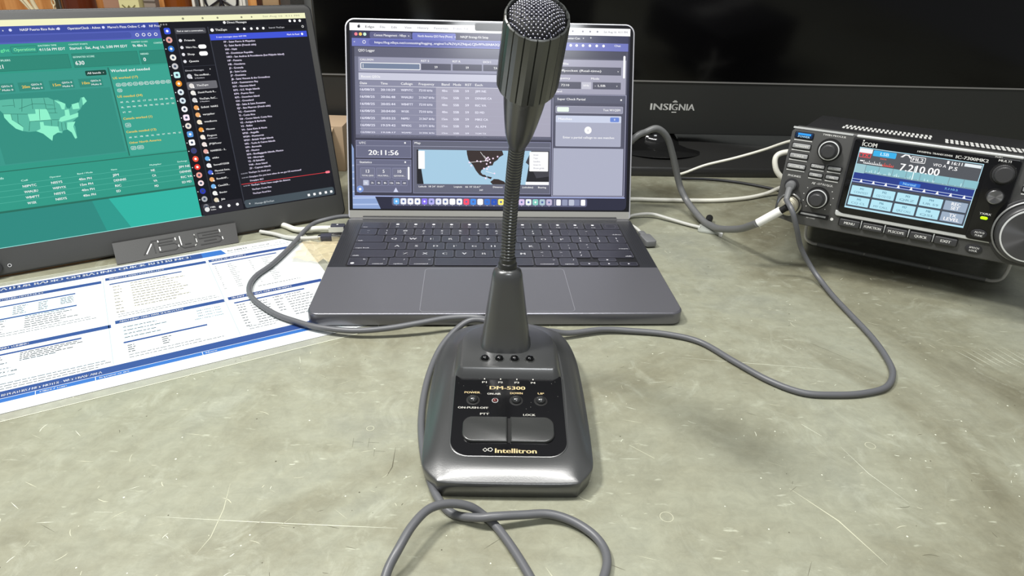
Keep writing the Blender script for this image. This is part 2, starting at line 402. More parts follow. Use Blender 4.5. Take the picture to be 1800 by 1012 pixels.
# ------------------------------------------------------------------ portable monitor (local mm: x left is negative from its right edge, y up the face)
mon = thing('portable_monitor', 'black portable monitor with green dashboard and chat list, at the left edge of the desk', 'monitor', frameM((-.1922, .7321, .0027), .5865, 1.3202))
mb = mat('monitor_plastic', '4a4a49', .45, bump=(700, .1, .0004)); mb2 = mat('monitor_bezel_edge', '2d2d2e', .35)
b = MB(MM); b.slab(rrect(-359.7, 0, 0, 226.4, 7, 6), -9, -.6, mb2, 1.2, 3, True); b.build('housing', mon)
b = MB(MM); b.slab(rrect(-358.2, 1.5, -1.5, 224.9, 6, 6), -.8, 0, mb, .3, 2); b.build('bezel', mon)
b = MB(MM)
L0, L1, L2, L3, L4 = .06, .10, .14, .18, .22
X0, X1, Y0, Y1 = -352, -7.8, 24.4, 217.9
b.box(X0, Y0, -.3, X1, Y1, .03, scr('08090b'))
b.rect(X0, 212.6, X1, Y1, L0, scr('f4f4c8'))                         # menu bar
for x, w in ((-128, 2.2), (-110, 2), (-96, 2), (-73, 2), (-63, 1.6)): b.disc(x, 215.2, w*.5, L1, scr('8d8d74'), 8)
b.text('Sat Aug 16  4:11 PM', -52, 215.4, L1, scr('a8a88e'), 1.6, 38)
# browser window
b.rect(X0, 56, -148, 212.6, L0, scr('2f9a86')); b.rect(X0, 205.8, -148, 212.6, L1, scr('3a4aa0')); b.rect(X0, 198, -148, 205.8, L1, scr('5260b8'))
wt = scr('f2fff8'); pu = scr('ffffff')
for x, t, w in ((-262, 'NASP Puerto Rico Rule', 26), (-226, 'OperatorClock - Adven', 26), (-194, "Marvo's Pizza Online C", 27), (-159, 'NF Prop', 10)): b.text(t, x, 209.4, L2, pu, 2, w)
for x in (-275, -235, -198.5, -166): b.text('x', x, 209.4, L2, pu, 1.6)
for x in (-268, -232, -196.5, -162.5): b.disc(x-1, 209.4, 1.2, L2, scr('d8dcff'), 10)
for x in (-171, -165.5, -160.5, -155): b.ring(x, 201.8, 1.5, .5, L2, pu, 12)
b.rect(-345, 199.3, -176, 204.6, L1+.02, scr('4654a8'), 2)
cg = scr('2b8876'); cg2 = scr('38a390'); ln = scr('1f6f60'); yl = scr('ffd24a'); dkg = scr('256e5e'); tg = scr('d6fff2')
b.text('Insight', -287, 193, L2, scr('6df0a8'), 2.5, 13.5); b.frame(-272.5, 190, -253, 196, .35, L1, dkg, 1); b.text('Operations', -270.5, 193.1, L2, scr('8ff0b0'), 2.5, 16)
b.text('EASTERN TIME', -251.8, 195.6, L2, tg, 1.2, 14); b.text('4:11:56 PM EDT', -251.8, 192.3, L2, pu, 2.2, 20)
b.text('CONTEST STARTS', -228.4, 195.6, L2, tg, 1.2, 15); b.text('Started - Sat, Aug 16, 2:00 PM EDT', -228.4, 192.3, L2, pu, 2.2, 47)
b.text('CONTEST CLOSES', -177.4, 195.6, L2, tg, 1.2, 14); b.text('9h 48m 3s', -177, 192.3, L2, pu, 2.2, 12); b.text('CONTEST', -158.5, 194, L2, tg, 1.4, 8)
for (x0, x1) in ((-300, -230.7), (-228.2, -174.4), (-172.6, -148)):
    b.rect(x0, 175.4, x1, 187.6, L1, cg); b.frame(x0, 175.4, x1, 187.6, .3, L1+.02, ln)
b.text('MULTIPLIERS', -288, 184.6, L2, tg, 1.5, 13); b.text('21', -285, 179.6, L2, pu, 3.2)
b.text('ESTIMATED SCORE', -227.4, 184.6, L2, tg, 1.5, 17); b.text('630', -226.8, 179.4, L2, pu, 3.4)
b.text('NEEDED', -172, 184.6, L2, tg, 1.5, 7); b.text('0', -170.5, 179.6, L2, pu, 3.2)
b.rect(X0, 96, -202, 173.6, L1, scr('38998a')); b.rect(-201.5, 92.5, -148, 174, L1, cg2); b.rect(-202.3, 92.5, -201.2, 174, L1+.02, dkg); b.rect(X0, 90.6, -148, 91.4, L1+.02, dkg)
b.rect(-221, 167.6, -204, 172.2, L2, scr('12463c'), 1); b.text('All bands', -219.5, 170, L3, pu, 1.7, 11); b.text('v', -206.8, 170, L3, pu, 1.2)
for x, t in ((-294, '40m'), (-272, '20m'), (-248.5, '15m'), (-225.5, '10m')):
    b.rect(x-2.5, 158, x+16.5, 165.5, L1+.02, scr('2f8a7a')); b.text(t, x, 161.6, L2, yl, 2.3, 6); b.text('QSOs 0', x+7.2, 163.1, L2, pu, 1.4, 8); b.text('Mults 0', x+7.2, 159.9, L2, pu, 1.4, 8)
# map of the states
def map_mm(p):     # map outline units to mm on the glass
    x, y = p; return (-269.6+.1067*x-.0296*y, 237.0-.009*x-.1201*y)
mapc = scr('2f8f7e'); b.rect(-300, 97, -204, 156.5, L1+.02, scr('318f80'))
us = [(-60, 715), (60, 702), (220, 695), (330, 690), (370, 708), (400, 705), (425, 722), (455, 735), (465, 765), (490, 770), (495, 755), (520, 735), (555, 725), (565, 690), (590, 685), (610, 720), (580, 745), (565, 775), (545, 790), (550, 830), (520, 855), (505, 870), (530, 900), (545, 985), (535, 995), (505, 945), (480, 920), (440, 930), (435, 950), (400, 940), (370, 960), (365, 1003), (330, 975), (300, 950), (260, 930), (200, 935), (160, 928), (110, 905), (65, 870), (30, 810), (0, 780), (-60, 760)]
lt = scr('8ff2cc'); mt = scr('5ab9a2')
b.poly([map_mm(p) for p in us], L2, mt)
for q in ([(25, 805), (75, 808), (85, 850), (160, 900), (158, 928), (110, 910), (65, 870), (30, 830)], [(240, 773), (320, 773), (335, 800), (355, 850), (205, 860), (190, 808), (245, 805)],
          [(275, 865), (300, 865), (305, 890), (350, 895), (405, 900), (415, 935), (440, 940), (400, 945), (370, 965), (365, 1003), (330, 975), (300, 950), (250, 930), (280, 915)],
          [(375, 710), (425, 722), (455, 735), (450, 775), (430, 775), (415, 740)], [(450, 780), (480, 775), (490, 820), (550, 800), (550, 830), (490, 850), (430, 865), (410, 860), (420, 835), (455, 820)],
          [(470, 870), (530, 865), (515, 900), (545, 985), (530, 990), (505, 945), (470, 920)], [(500, 740), (550, 725), (560, 770), (510, 775)], [(575, 690), (590, 685), (612, 715), (585, 745)]):
    b.poly([map_mm(p) for p in q], L3, lt)
def seg(a, c, w, z, m):
    a, c = Vector(a), Vector(c); n = (c-a).normalized(); n = Vector((-n.y, n.x))*w; b.poly([a+n, c+n, c-n, a-n], z, m)
for a, c in (((90, 702), (100, 760)), ((150, 699), (150, 790)), ((15, 750), (95, 745)), ((20, 805), (190, 808)), ((75, 808), (85, 850)), ((215, 697), (225, 772)), ((130, 770), (225, 735)), ((120, 808), (125, 870)), ((125, 870), (160, 900)), ((205, 860), (200, 930)),
             ((220, 735), (310, 735)), ((300, 692), (320, 773)), ((310, 740), (370, 745)), ((320, 773), (390, 770)), ((335, 800), (400, 800)), ((205, 860), (355, 850)), ((355, 850), (360, 895)), ((360, 850), (410, 850)), ((405, 860), (405, 900)), ((370, 708), (385, 800)), ((430, 870), (435, 930)), ((455, 868), (465, 920)), ((270, 773), (275, 850))):
    seg(map_mm(a), map_mm(c), .16, L3+.02, dkg)
b.text('Worked and needed', -200.1, 170.9, L2, pu, 2.4, 33)
b.text('US worked (17)', -199.8, 164.3, L2, yl, 2, 21)
for i, t in enumerate('GA CO FL CA KS KY LA NE NV NY'.split()): b.frame(-198.6+i*4.8, 156.5, -194.6+i*4.8, 159.5, .28, L2, pu, 1.2); b.text(t, -196.6+i*4.8, 158, L2, pu, 1.3, 2.4, 'c')
b.frame(-198.6, 151.4, -194.6, 154.4, .28, L2, pu, 1.2); b.text('VA', -196.6, 152.9, L2, pu, 1.3, 2.4, 'c')
b.text('US needed (34)', -199.6, 147.4, L2, yl, 2, 21)
for r_, row in enumerate(('AK AL AR AZ CT DC DE HI IA ID', 'IL IN MA MD ME MN MO MS MT NC', 'VT WY')):
    for i, t in enumerate(row.split()): b.text(t, -197.4+i*4.9, 142.2-r_*4.7, L2, wt, 1.4, 2.6, 'c')
b.text('Canada worked (1)', -199.4, 127, L2, yl, 2, 25); b.frame(-199, 119, -194.4, 122.6, .28, L2, pu, 1); b.text('ON', -196.7, 120.8, L2, pu, 1.4, 2.6, 'c')
b.text('Canada needed (12)', -199.6, 114.6, L2, yl, 2, 26)
for i, t in enumerate('AB BC MB NB NL NS NT NU PE QC'.split()): b.text(t, -197.4+i*4.9, 109.3, L2, wt, 1.3, 2.4, 'c')
b.text('Other North America', -199.4, 104.3, L2, yl, 1.9, 28); b.frame(-199, 97.6, -194.6, 100.8, .28, L2, pu, 1); b.frame(-193.6, 97.6, -188, 100.8, .28, L2, pu, 1); b.text('6M', -196.8, 99.2, L2, pu, 1.2, 2.4, 'c'); b.text('KP4', -190.8, 99.2, L2, pu, 1.2, 3.4, 'c')
rows = (('N0PVTC', 'N0SYS', '40m PH', 'JIM', 'NE', 'JIM NE'), ('W4ALBU', 'W0FVYX', '15m PH', 'DENNIS', 'CA', 'DENNIS'), ('WB4FTT', 'N0SYS', '40m PH', 'RIC', 'VA', 'RIC VA'), ('W1EK', 'N0SYS', '40m PH', 'ED', 'MD', 'ED MD'))
cx = (-292, -270, -248, -220, -186.6, -161.5)
for x, t, w in zip(cx, ('Call', 'Operator', 'Band / Mode', 'Name', 'Multiplier', 'Exchange'), (5, 9, 12.5, 5, 10.5, 9)): b.text(t, x, 81.4, L2, tg, 1.4, w)
b.text('Exchange Info', -318, 85.5, L2, tg, 2, 14)
for i, r_ in enumerate(rows):
    b.rect(X0, 79-i*5.1, -148, 79.25-i*5.1, L1+.02, scr('5cc0ac'))
    for x, t in zip(cx, r_): b.text(t, x, 76.2-i*5.1, L2, pu, 2.1, len(t)*1.75)
b.rect(X0, 55, -148, 56.8, L1+.02, dkg)
# wallpaper below the browser
b.poly([(X0, Y0), (-215, Y0), (-228, 55), (X0, 55)], L0, scr('2c8a80')); b.poly([(-215, Y0), (-148, Y0), (-148, 55), (-228, 55)], L0, scr('30b5a4'))
b.poly([(-236, Y0), (-215, Y0), (-228, 55), (-242, 55)], L0+.01, scr('2c9a8d')); b.rect(X0, Y0, -150, Y0+.5, L1, scr('a6f0ea'))
# chat window
cd = scr('0b0c14'); b.rect(-150.5, 24.6, X1, 212.6, L2, cd); b.rect(-106.8, 24.6, X1, 207, L2+.02, scr('17181f')); b.rect(-138, 30, -136.8, 207, L2+.03, scr('24262e')); b.rect(-107.4, 30, -106.6, 207, L2+.03, scr('3a3d48'))
b.rect(-106.8, 194.2, -9.4, 200, L3, scr('3f54d8')); b.text('2 new messages since 4:07 PM', -101, 197.1, L4, pu, 1.4, 29); b.text('Mark As Read', -30.5, 197, L4, pu, 1.6, 13); b.disc(-14.5, 197, 1.2, L4, pu)
for x in (-148.6, -146.2, -143.9): b.disc(x, 210.3, .8, L3, scr('8f8f8f'), 10)
b.text('Direct Messages', -88, 210.6, L3, pu, 1.9, 19); b.disc(-90.5, 210.6, 1.3, L3, pu)
for x in (-25, -20, -14.5): b.disc(x, 210.3, 1.3, L3, pu, 12)
b.rect(-137.5, 201.2, -109.3, 206.4, L3, scr('4a4b52'), 1.2); b.text('Find or start a conversation...', -135.8, 203.9, L4, pu, 1.5, 25)
b.disc(-103.5, 203.8, 1.6, L3, pu, 12); b.text('TheZqm', -100.5, 203.9, L3, pu, 2, 11)
for x in (-79, -72.5, -65.5, -59.5, -53.5): b.disc(x, 204, 1.3, L3, pu, 7)
b.rect(-49.5, 202.2, -10, 206.4, L3, scr('08090e'), 1); b.text('Search TheZqm', -48, 204.3, L4, scr('c8c8d0'), 1.5, 16); b.ring(-12.5, 204.5, 1.2, .4, L4, pu, 12)
for y, t, w in ((195.2, 'Friends', 9.5), (188.7, 'Nitro Ho...', 10.5), (182.2, 'Shop', 6.5), (175.6, 'Quests', 9)):
    b.disc(-134.5, y, 1.6, L3, scr('e8e8ee'), 6); b.text(t, -130.8, y, L3, pu, 1.8, w)
b.rect(-119.5, 186.9, -112, 190.7, L3, pu, 1.8); b.rect(-120, 180.3, -112, 184.3, L3, pu, 1.8)
b.rect(-136.5, 170.6, -107.5, 170.9, L3, scr('3a3d48')); b.text('Direct Messages', -136, 167, L3, scr('d0d0d8'), 1.5, 17); b.text('+', -113.5, 167.3, L3, pu, 1.6)
b.rect(-137.5, 148.8, -109.3, 156.2, L3, scr('6a6a70'), 1.2)
names = [(161.5, 'The unofficial...', 'cfcfd6', 15), (152.5, 'TheZqm', 'e8e4e0', 11), (145.7, 'David Peeds R...', 'f0eee8', 17), (138.7, 'TheZqm, ReC...', 'd8d8d8', 17), (131.4, 'Enfield  NARS', 'f0a860', 16), (124.4, 'varyplier', 'f0b070', 11.5), (117.3, 'weedkorns', 'f4e8d0', 12), (109.8, 'Xboxen', 'f0a040', 8.5),
         (102.5, 'Pingeon', 'f4ece0', 9), (95.2, 'JPYJkPower', 'f0e4e0', 12), (88.2, 'NARBS32 - 3..', 'e8b0a8', 15), (81, 'whike', '6ab4f0', 6.5), (74, 'SecretKV2028', 'f0f0f4', 15), (67, 'Maverick Extra..', '4a68d8', 15), (59.8, 'ReedkXP...', 'f0b070', 11.5), (52.7, 'Case2KR...', '7ab8f0', 11.5), (45.6, 'Bender', 'f4f4f0', 7.5), (38.6, 'Jkb', 'e8dcc0', 4)]
for y, t, c, w in names: b.disc(-133.4, y, 2.3, L4, scr(c), 16); b.disc(-131.7, y-1.6, .8, L4+.02, scr('f8f8f8'), 8); b.text(t, -128.8, y+(.9 if t[:3] in ('The', 'Pin', 'Mav') and y != 152.5 else 0), L4, pu, 1.7, w)
for y, t in ((159.5, '2 Members'), (136.8, '3 Members'), (100.6, 'on Mackenzie'), (65.2, '3 Members')): b.text(t, -128.8, y, L4, scr('d8d8e0'), 1.1, 9)
# server icons
cols = ['3a56e0', 'e8a8a0', '2a70c8', 'f0f0e8', 'c8c8cc', 'c4f4f4', 'f09828', 'e4f0f4', 'd8e8f0', 'f4f4f8', 'ffe8f8', 'e8e0d8', '5a9ae0', 'ffffff', '3a4078', 'f0563c', 'e83828', 'f4a89c', 'f8e0e4', '2838b0', 'b0b4b8', 'a0a0a8']
for i, c in enumerate(cols):
    y = 204.3-i*8.15; x = -144.4
    b.slab(rrect(x-2.8, y-2.9, x+2.8, y+2.9, 2.8 if i not in (0, 5, 10, 12, 13) else 1.4, 5), L3, L4, scr(c)); b.disc(x, y, 1.2, L4+.02, scr('ffffff' if i in (0, 2, 6, 12, 15, 16) else '3c4a60'), 8)
    if i % 3: b.disc(x-4.6, y, .5, L4, pu, 8)
zones = ['FP - Saint Pierre & Miquelon', 'FJ - Saint Barth (French side)', 'HH - Haiti', 'HI - Dominican Republic', 'HK0 - San Andres & Providencia (but Malpelo Island)', 'HP - Panama', 'HR - Honduras', 'J3 - Grenada', 'J6 - Saint Lucia', 'J7 - Dominica', 'J8 - Saint Vincent & the Grenadines', 'KG4 - Guantanamo Bay', 'KP1 - Navassa Island', 'KP2 - U.S. Virgin Islands', 'KP4 - Puerto Rico', 'KP5 - Desecheo Island', 'OX - Greenland', 'PJ5 - Saba & Saint Eustatius', 'PJ7 - Sint Maarten (Dutch side)', 'TG - Guatemala', 'TI - Costa Rica', 'TI9 - Cocos Island, Costa Rica', 'V2 - Antigua & Barbuda', 'V3 - Belize', 'V4 - Saint Kitts & Nevis', 'VP2E - Anguilla', 'VP2M - Montserrat', 'VP2V - British Virgin Islands', 'VP5 - Turks & Caicos Islands', 'VP9 - Bermuda', 'XE - Mexico', 'XF4 - Revillagigedo Islands, Mexico', 'YN - Nicaragua', 'YS - El Salvador', 'YV0 - Aves Island', 'ZF - Cayman Islands']
wl = scr('efe6ff')
for i, t in enumerate(zones): b.text(t, -94.8, 192.3-i*(192.3-65.8)/35, L4, wl, 1.75, xs=1.06, bold=.03)
for y, x, t in ((61.6, -96.6, 'TheZqm: So thank you'), (57.2, -96.6, 'Dxnplym: Do you have when do we gos US mentioned?'), (53.2, -96.6, 'Dxnplym: BC?'), (48.5, -96.6, 'TheZqm: Think I have caught the distance'), (43.9, -96.6, 'TheZqm: Costa Rica'), (39.6, -96.6, 'TheZqm: Road fine')): b.text(t, x, y, L4, wl, 1.6, xs=1.05, bold=.03)
for y in (61.3, 57, 48.5): b.text('4:10 PM', -104.4, y, L4, scr('c8c8d8'), 1.1, 6.6)
b.rect(-106, 50.3, -11, 50.8, L4, scr('f04048')); b.rect(-15.5, 49.5, -10.5, 52, L4+.02, scr('ff8090'), 1)
b.rect(-149, 24.8, -108.6, 36.5, L4, scr('25242c'), 1.5); b.disc(-144, 30.4, 2.4, L4+.04, scr('e8e8e8')); b.text('M8k', -140.5, 32, L4+.04, pu, 1.6, 5); b.text('Online', -140.5, 29.4, L4+.04, pu, 1.2, 5)
for x in (-131, -122.5, -114): b.disc(x, 31, 1.6, L4+.04, pu, 6)
b.rect(-106.6, 25.6, -9.4, 33.9, L4, scr('46525a'), 2); b.text('+', -102.5, 29.6, L4+.04, pu, 2.4); b.text('Message @TheZqm', -96.4, 28.9, L4+.04, scr('c8d0d4'), 1.7, 20)
for x in (-38.3, -32, -25.5, -19, -12.8): b.rect(x-1.3, 27.6, x+1.3, 30.2, L4+.04, pu, .5)
b.build('screen', mon, smooth=False)
b = MB(MM); b.disc(-318.3, 8.3, 2, .05, dark, 20); b.ring(-318.3, 8.3, 1.6, .5, .1, ink('d8d8d8'), 16); b.build('power_button', mon, smooth=False)
b = MB(MM); b.lathe([(5, -5), (5.6, -2), (5.6, 2.6), (5, 3.2)], mb2, (-329, 8, 0), 24); b.build('joystick_knob', mon)
b = MB(MM)   # stand foot with the embossed letters; it leans forward to the desk
ft = mat('monitor_foot', '1e1e1d', .55, bump=(900, .15, .0004))
b.rings([[(-235.4, -6.0, 13.6), (-123.4, -6.0, 13.6), (-123.4, -6.4, 17.3), (-235.4, -6.4, 17.3)][::-1], [(-235, 12.6, .1), (-120.3, 12.6, .1), (-120.3, 12.6, 2.4), (-235, 12.6, 2.4)][::-1]], ft)
gr = mat('engraved_groove', '070707', .6); hl = mat('letter_edge_glint', 'b4b4b0', .35, .4)  # pale strokes paint glints on some of the letter edges
def emb(x0, y0, x1, y1, w, m):     # strokes lying on the sloping face
    a, c = Vector((x0, y0)), Vector((x1, y1)); n = (c-a).normalized(); n = Vector((-n.y, n.x))*w
    f = lambda p, e: (p.x, -6.4+(p.y+5)*19/17.6+e*.6, 17.3-(p.y+5)*14.9/17.6+e*.8)
    q = [a+n, c+n, c-n, a-n]; b.add([f(p, .05) for p in q]+[f(p, .35) for p in q], [(4, 5, 6, 7), (0, 1, 5, 4), (1, 2, 6, 5), (2, 3, 7, 6), (3, 0, 4, 7)], m)
o0 = -211; s_ = 1.0
S_ = [((0, -2.6), (9.5, 9.6)), ((9.5, 9.6), (26, 9.6)), ((10.5, 8), (10.5, -2.6)), ((15, 4), (15, 7)), ((15, 6.6), (28, 6.6)), ((15, 4), (29, 4)), ((29, 4), (31.5, 2)), ((31.5, 2), (31.5, -.4)), ((31.5, -.4), (29, -2.4)), ((29, -2.4), (14, -2.4)), ((14, -2.4), (14, 1)), ((26, 9.6), (30.5, 9.6)),
      ((34, 10), (34, 0)), ((34, 0), (36.5, -2.4)), ((36.5, -2.4), (46, -2.4)), ((46, -2.4), (48.5, 0)), ((48.5, 0), (48.5, 10)), ((38, 1), (44, 1)), ((52, 9.6), (72, 9.6)), ((52, 9.6), (52, 4)), ((52, 4), (70, 4)), ((56, 6.8), (72, 6.8)), ((70, 4), (73, 2)), ((73, 2), (73, -.4)), ((73, -.4), (70, -2.4)), ((70, -2.4), (52, -2.4)), ((56, .8), (68, .8))]
for a, c in S_: emb(o0+a[0], a[1]*.85+.8, o0+c[0], c[1]*.85+.8, .5, gr)
for a, c in (((2.5, -2.2), (9, 6.8)), ((15, 2.5), (15, -1.2)), ((15, 7.2), (15, 9)), ((30.8, 6.6), (30.8, 9)), ((34.9, 9.8), (34.9, .4)), ((32.2, 1.6), (32.2, -.6)), ((48.7, 7.6), (48.7, 9.4)), ((49.2, 4.6), (49.2, .8)), ((73.3, 7), (73.3, 10)), ((74, 2), (74, -.8)), ((48.2, -.8), (46.6, -2.2))): emb(o0+a[0], a[1]*.85+.8, o0+c[0], c[1]*.85+.8, .45, hl)
b.build('stand_foot', mon, smooth=False)
b = MB(MM); b.rings([[(-250, 60, -9), (-110, 60, -9), (-110, 63, -9), (-250, 63, -9)], [(-250, 14.2, -62), (-110, 14.2, -62), (-110, 17.2, -62), (-250, 17.2, -62)]], mb2); b.build('kickstand', mon, smooth=False)

# ------------------------------------------------------------------ laptop (local mm: x right, y back from the front edge, z up from the desk)
lapm = mat('space_grey_aluminium', '7a7a80', .30, .7); skin = mat('palm_rest_skin', '5f5f64', .42, .25); deckm = mat('dark_keyboard_deck', '3a3b40', .36, .4)
lap = thing('laptop', 'open dark grey laptop with a contest logging page on its screen, behind the desk microphone', 'laptop', frameM((-.0108, .4913, 0), .0677, 0))
b = MB(MM); b.slab(rrect(-156.3, 0, 156.3, 221.2, 10, 8), 1.2, 12.5, lapm, 1.6, 4, True)
for x in (-140, 130):
    for y in (14, 196): b.lathe([(6, 0), (6.5, 1.3)], rubber, (x+5, y, 0), 16)
b.build('base', lap)
Z = 12.5
b = MB(MM); b.slab(rrect(-155.2, 1.5, 155.2, 90, 9, 8, (9.4, 9.4, .1, .1)), Z, Z+.12, skin, .1, 1); b.build('palm_rest_cover', lap)
b = MB(MM); b.slab(rrect(-64.8, 3, 64.8, 86.5, 4, 5), Z+.12, Z+.2, skin, .05, 1); b.frame(-64.8, 3, 64.8, 86.5, .45, Z+.21, mat('trackpad_edge', '9a9a9e', .3, .6), 4); b.build('trackpad', lap)
b = MB(MM); b.rect(-155.4, 90, 155.4, 212, Z+.03, deckm); b.build('rear_deck', lap, smooth=False)
for s_ in (-1, 1):
    b = MB(MM); hole = mat('speaker_hole', '141416', .7)
    for i in range(44):
        for j in range(5): b.disc(s_*(143.2+j*2.0), 98+i*2.4+(j % 2)*1.2, .38, Z+.06, hole, 6)
    b.build('speaker_grille', lap, smooth=False)
kb = MB(MM); kb.slab(rrect(-139.5, 91.2, 139.5, 203, 2.5, 4), Z-.02, Z+.10, mat('keyboard_well', '111114', .5)); kb = kb.build('keyboard', lap)
keym = mat('key_plastic', '2a2a33', .38, bump=(1500, .1, .0003)); edge = mat('key_pale_edge', '6c6c78', .35); kl = mat('key_legend', 'f2f2f6', .5)
P_ = 277.2/14.5; RH = 18.55
def key(x, row, w, leg, h=1., y0=0., kind='c'):
    x0 = -138.6+x*P_+.9; x1 = x0+w*P_-1.9; ya = 91.9+(5-row)*RH+.9+y0; yb = ya+RH*h-1.9
    k = MB(MM); k.slab(rrect(x0, ya, x1, yb, 1.6, 3), Z+.1, Z+1.0, keym, .3, 2)
    k.frame(x0+.15, ya+.15, x1-.15, yb-.15, .22, Z+1.01, edge, 1.4)  # paler outline around the key top
    cx_, cy_ = (x0+x1)/2, (ya+yb)/2; z = Z+1.03
    if kind == 'c' and leg:
        if len(leg) == 2 and leg[0] != 'F': k.text(leg[0], cx_, cy_+3.4, z, kl, 3, None, 'c', .03, 1.1); k.text(leg[1], cx_, cy_-3.4, z, kl, 3, None, 'c', .03, 1.1)
        elif leg[0] == 'F' and len(leg) > 1: k.disc(cx_, cy_+2.8, 1.7, z, kl, 8); k.text(leg, cx_, cy_-4, z, kl, 2, None, 'c', .03)
        else: k.text(leg, cx_, cy_, z, kl, 4.2, None, 'c', .03, 1.15)
    elif kind == 'l': k.text(leg, x0+1.8, ya+3.2, z, kl, 2.2, None, 'l', .03, 1.15)
    elif kind == 'r': k.text(leg, x1-1.8, ya+3.2, z, kl, 2.2, None, 'r', .03, 1.15)
    elif kind == 'm': k.text(leg, cx_, ya+3, z, kl, 2.1, None, 'c', .03, 1.1); k.text({'control': '^', 'option': '/', 'command': 'o'}[leg], x1-3.5, yb-4, z, kl, 2.2, None, 'c', .03, 1.3)
    elif kind == 'f': k.text('fn', x1-1.8, yb-3.6, z, kl, 2.2, None, 'r', .03); k.ring(x0+4.2, ya+4, 1.8, .5, z, kl, 12); k.disc(x0+4.2, ya+4, .9, z, kl, 8)
    elif kind == 't': k.ring(cx_, cy_, 6.2, .5, z, mat('fingerprint_ring', '55555c', .3), 24)
    elif kind == 'a': k.disc(cx_, cy_, 1.3, z, kl, 3)
    k.build('key', kb, smooth=False)
key(0, 0, 1.5, 'esc', kind='l')
for i in range(12): key(1.5+i, 0, 1, 'F%d' % (i+1))
key(13.5, 0, 1, '', kind='t')
for i, t in enumerate(['~`', '!1', '@2', '#3', '$4', '%5', '^6', '&7', '*8', '(9', ')0', '_-', '+=']): key(i, 1, 1, t)
key(13, 1, 1.5, 'delete', kind='r')
key(0, 2, 1.5, 'tab', kind='l')
for i, t in enumerate('QWERTYUIOP'): key(1.5+i, 2, 1, t)
key(11.5, 2, 1, '{['); key(12.5, 2, 1, '}]'); key(13.5, 2, 1, '|\\')
key(0, 3, 1.75, 'caps lock', kind='l')
for i, t in enumerate('ASDFGHJKL'): key(1.75+i, 3, 1, t)
key(10.75, 3, 1, ':;'); key(11.75, 3, 1, '"\''); key(12.75, 3, 1.75, 'return', kind='r')
key(0, 4, 2.25, 'shift', kind='l')
for i, t in enumerate('ZXCVBNM'): key(2.25+i, 4, 1, t)
key(9.25, 4, 1, '<,'); key(10.25, 4, 1, '>.'); key(11.25, 4, 1, '?/'); key(12.25, 4, 2.25, 'shift', kind='r')
key(0, 5, 1, '', kind='f'); key(1, 5, 1, 'control', kind='m'); key(2, 5, 1, 'option', kind='m'); key(3, 5, 1.25, 'command', kind='m'); key(4.25, 5, 5, '')
key(9.25, 5, 1.25, 'command', kind='m'); key(10.5, 5, 1, 'option', kind='m')
key(11.5, 5, 1, '', .5, kind='a'); key(12.5, 5, 1, '', .5, kind='a'); key(12.5, 5, 1, '', .5, RH*.5, kind='a'); key(13.5, 5, 1, '', .5, kind='a')
b = MB(MM); b.tube([(-140, 217, 10.5), (140, 217, 10.5)], 4.6, dark, 16, smooth=0); b.build('hinge', lap)
b = MB(MM); b.slab(rrect(-156.3, -2.2, 156.3, 209.6, 10, 8, (3, 3, 10, 10)), -4.6, 0, mat('lid_aluminium', 'd2d2d8', .32, .5), .8, 3, True); lid = b.build('lid', lap, frameM((0, .2187, .014), 0, 1.2139))
b = MB(MM); b.slab(rrect(-154.8, 6, 154.8, 208.2, 9, 8, (1, 1, 9, 9)), -.1, .15, mat('display_bezel_glass', '17171b', .08), .1, 1); b.build('bezel', lid)
b = MB(MM); b.rect(-154.5, -1.4, 154.5, 6.6, .2, mat('hinge_cover_grey', 'a3a29c', .35, .3)); b.build('lower_lip', lid, smooth=False)
# page on the display
b = MB(MM); A0, A1, A2, A3, A4 = .2, .24, .28, .32, .36
def grey(c):      # page greys carry the room's reflected haze in their emitted colour
    v = [int(c[i:i+2], 16) for i in (0, 2, 4)]
    if max(v)-min(v) > 62: return c
    l = sum(v)/3; return ''.join('%02x' % int(min(255, (x*.62+l*.38)*1.03)) for x in v)
def S(x0, y0, x1, y1, z, c, r=0): b.rect(min(x0, x1), min(y0, y1), max(x0, x1), max(y0, y1), z, scr(grey(c)), r)
S(-151.2, 8.3, 151.2, 204.6, A0, '2a2c48', 5)
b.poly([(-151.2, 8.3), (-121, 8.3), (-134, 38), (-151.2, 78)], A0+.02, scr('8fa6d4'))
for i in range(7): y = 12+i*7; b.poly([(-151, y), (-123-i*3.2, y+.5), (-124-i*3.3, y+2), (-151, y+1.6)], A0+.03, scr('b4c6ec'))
S(-151.2, 196.8, 151.2, 204.6, A1, 'fafaff'); S(-18, 199, 18+64, 207, A2, '17171b', 2)
b.poly(rrect(-142.8, 199.5, -140, 202.4, 1.1, 3), A2, scr('3c3c44')); b.disc(-141, 203, .5, A2, scr('3c3c44'), 6)
for t, x, w in (('Edge', -134.5, 9.5), ('File', -119, 5.5), ('Edit', -107, 6), ('View', -93, 7.5), ('History', -79, 11.5), ('Favorites', -61.5, 15), ('Profiles', -52+11, 9), ('Tab', -30, 5)): b.text(t, x, 200.8, A2, scr('55555f'if t == 'Edge' else '9a9aa8'), 2.2, w)
b.text('Sat Aug 16  4:11 PM', 122, 200.9, A2, scr('8a8a98'), 2, 26); 
for x in (88, 99, 107, 115): b.disc(x, 200.9, 1.1, A2, scr('8a8a98'), 6)
S(-149, 22.5, 149.3, 196.8, A1, '3b3b54'); S(-149, 188.8, 149.3, 196.8, A2, '343662')
S(-130, 189, -86, 195.6, A2+.01, '5a5c96', 1.5); S(-85, 188.8, -38.5, 195.8, A2+.01, '7078c4', 1.5); S(-38, 189, 82, 195.6, A2+.01, '2b2660', 1.5)
for x, c in ((-144.5, 'ff8a9a'), (-139.8, 'ffd36a'), (-135.2, 'd8ffe0')): b.disc(x, 193, 1.7, A3, scr(c))
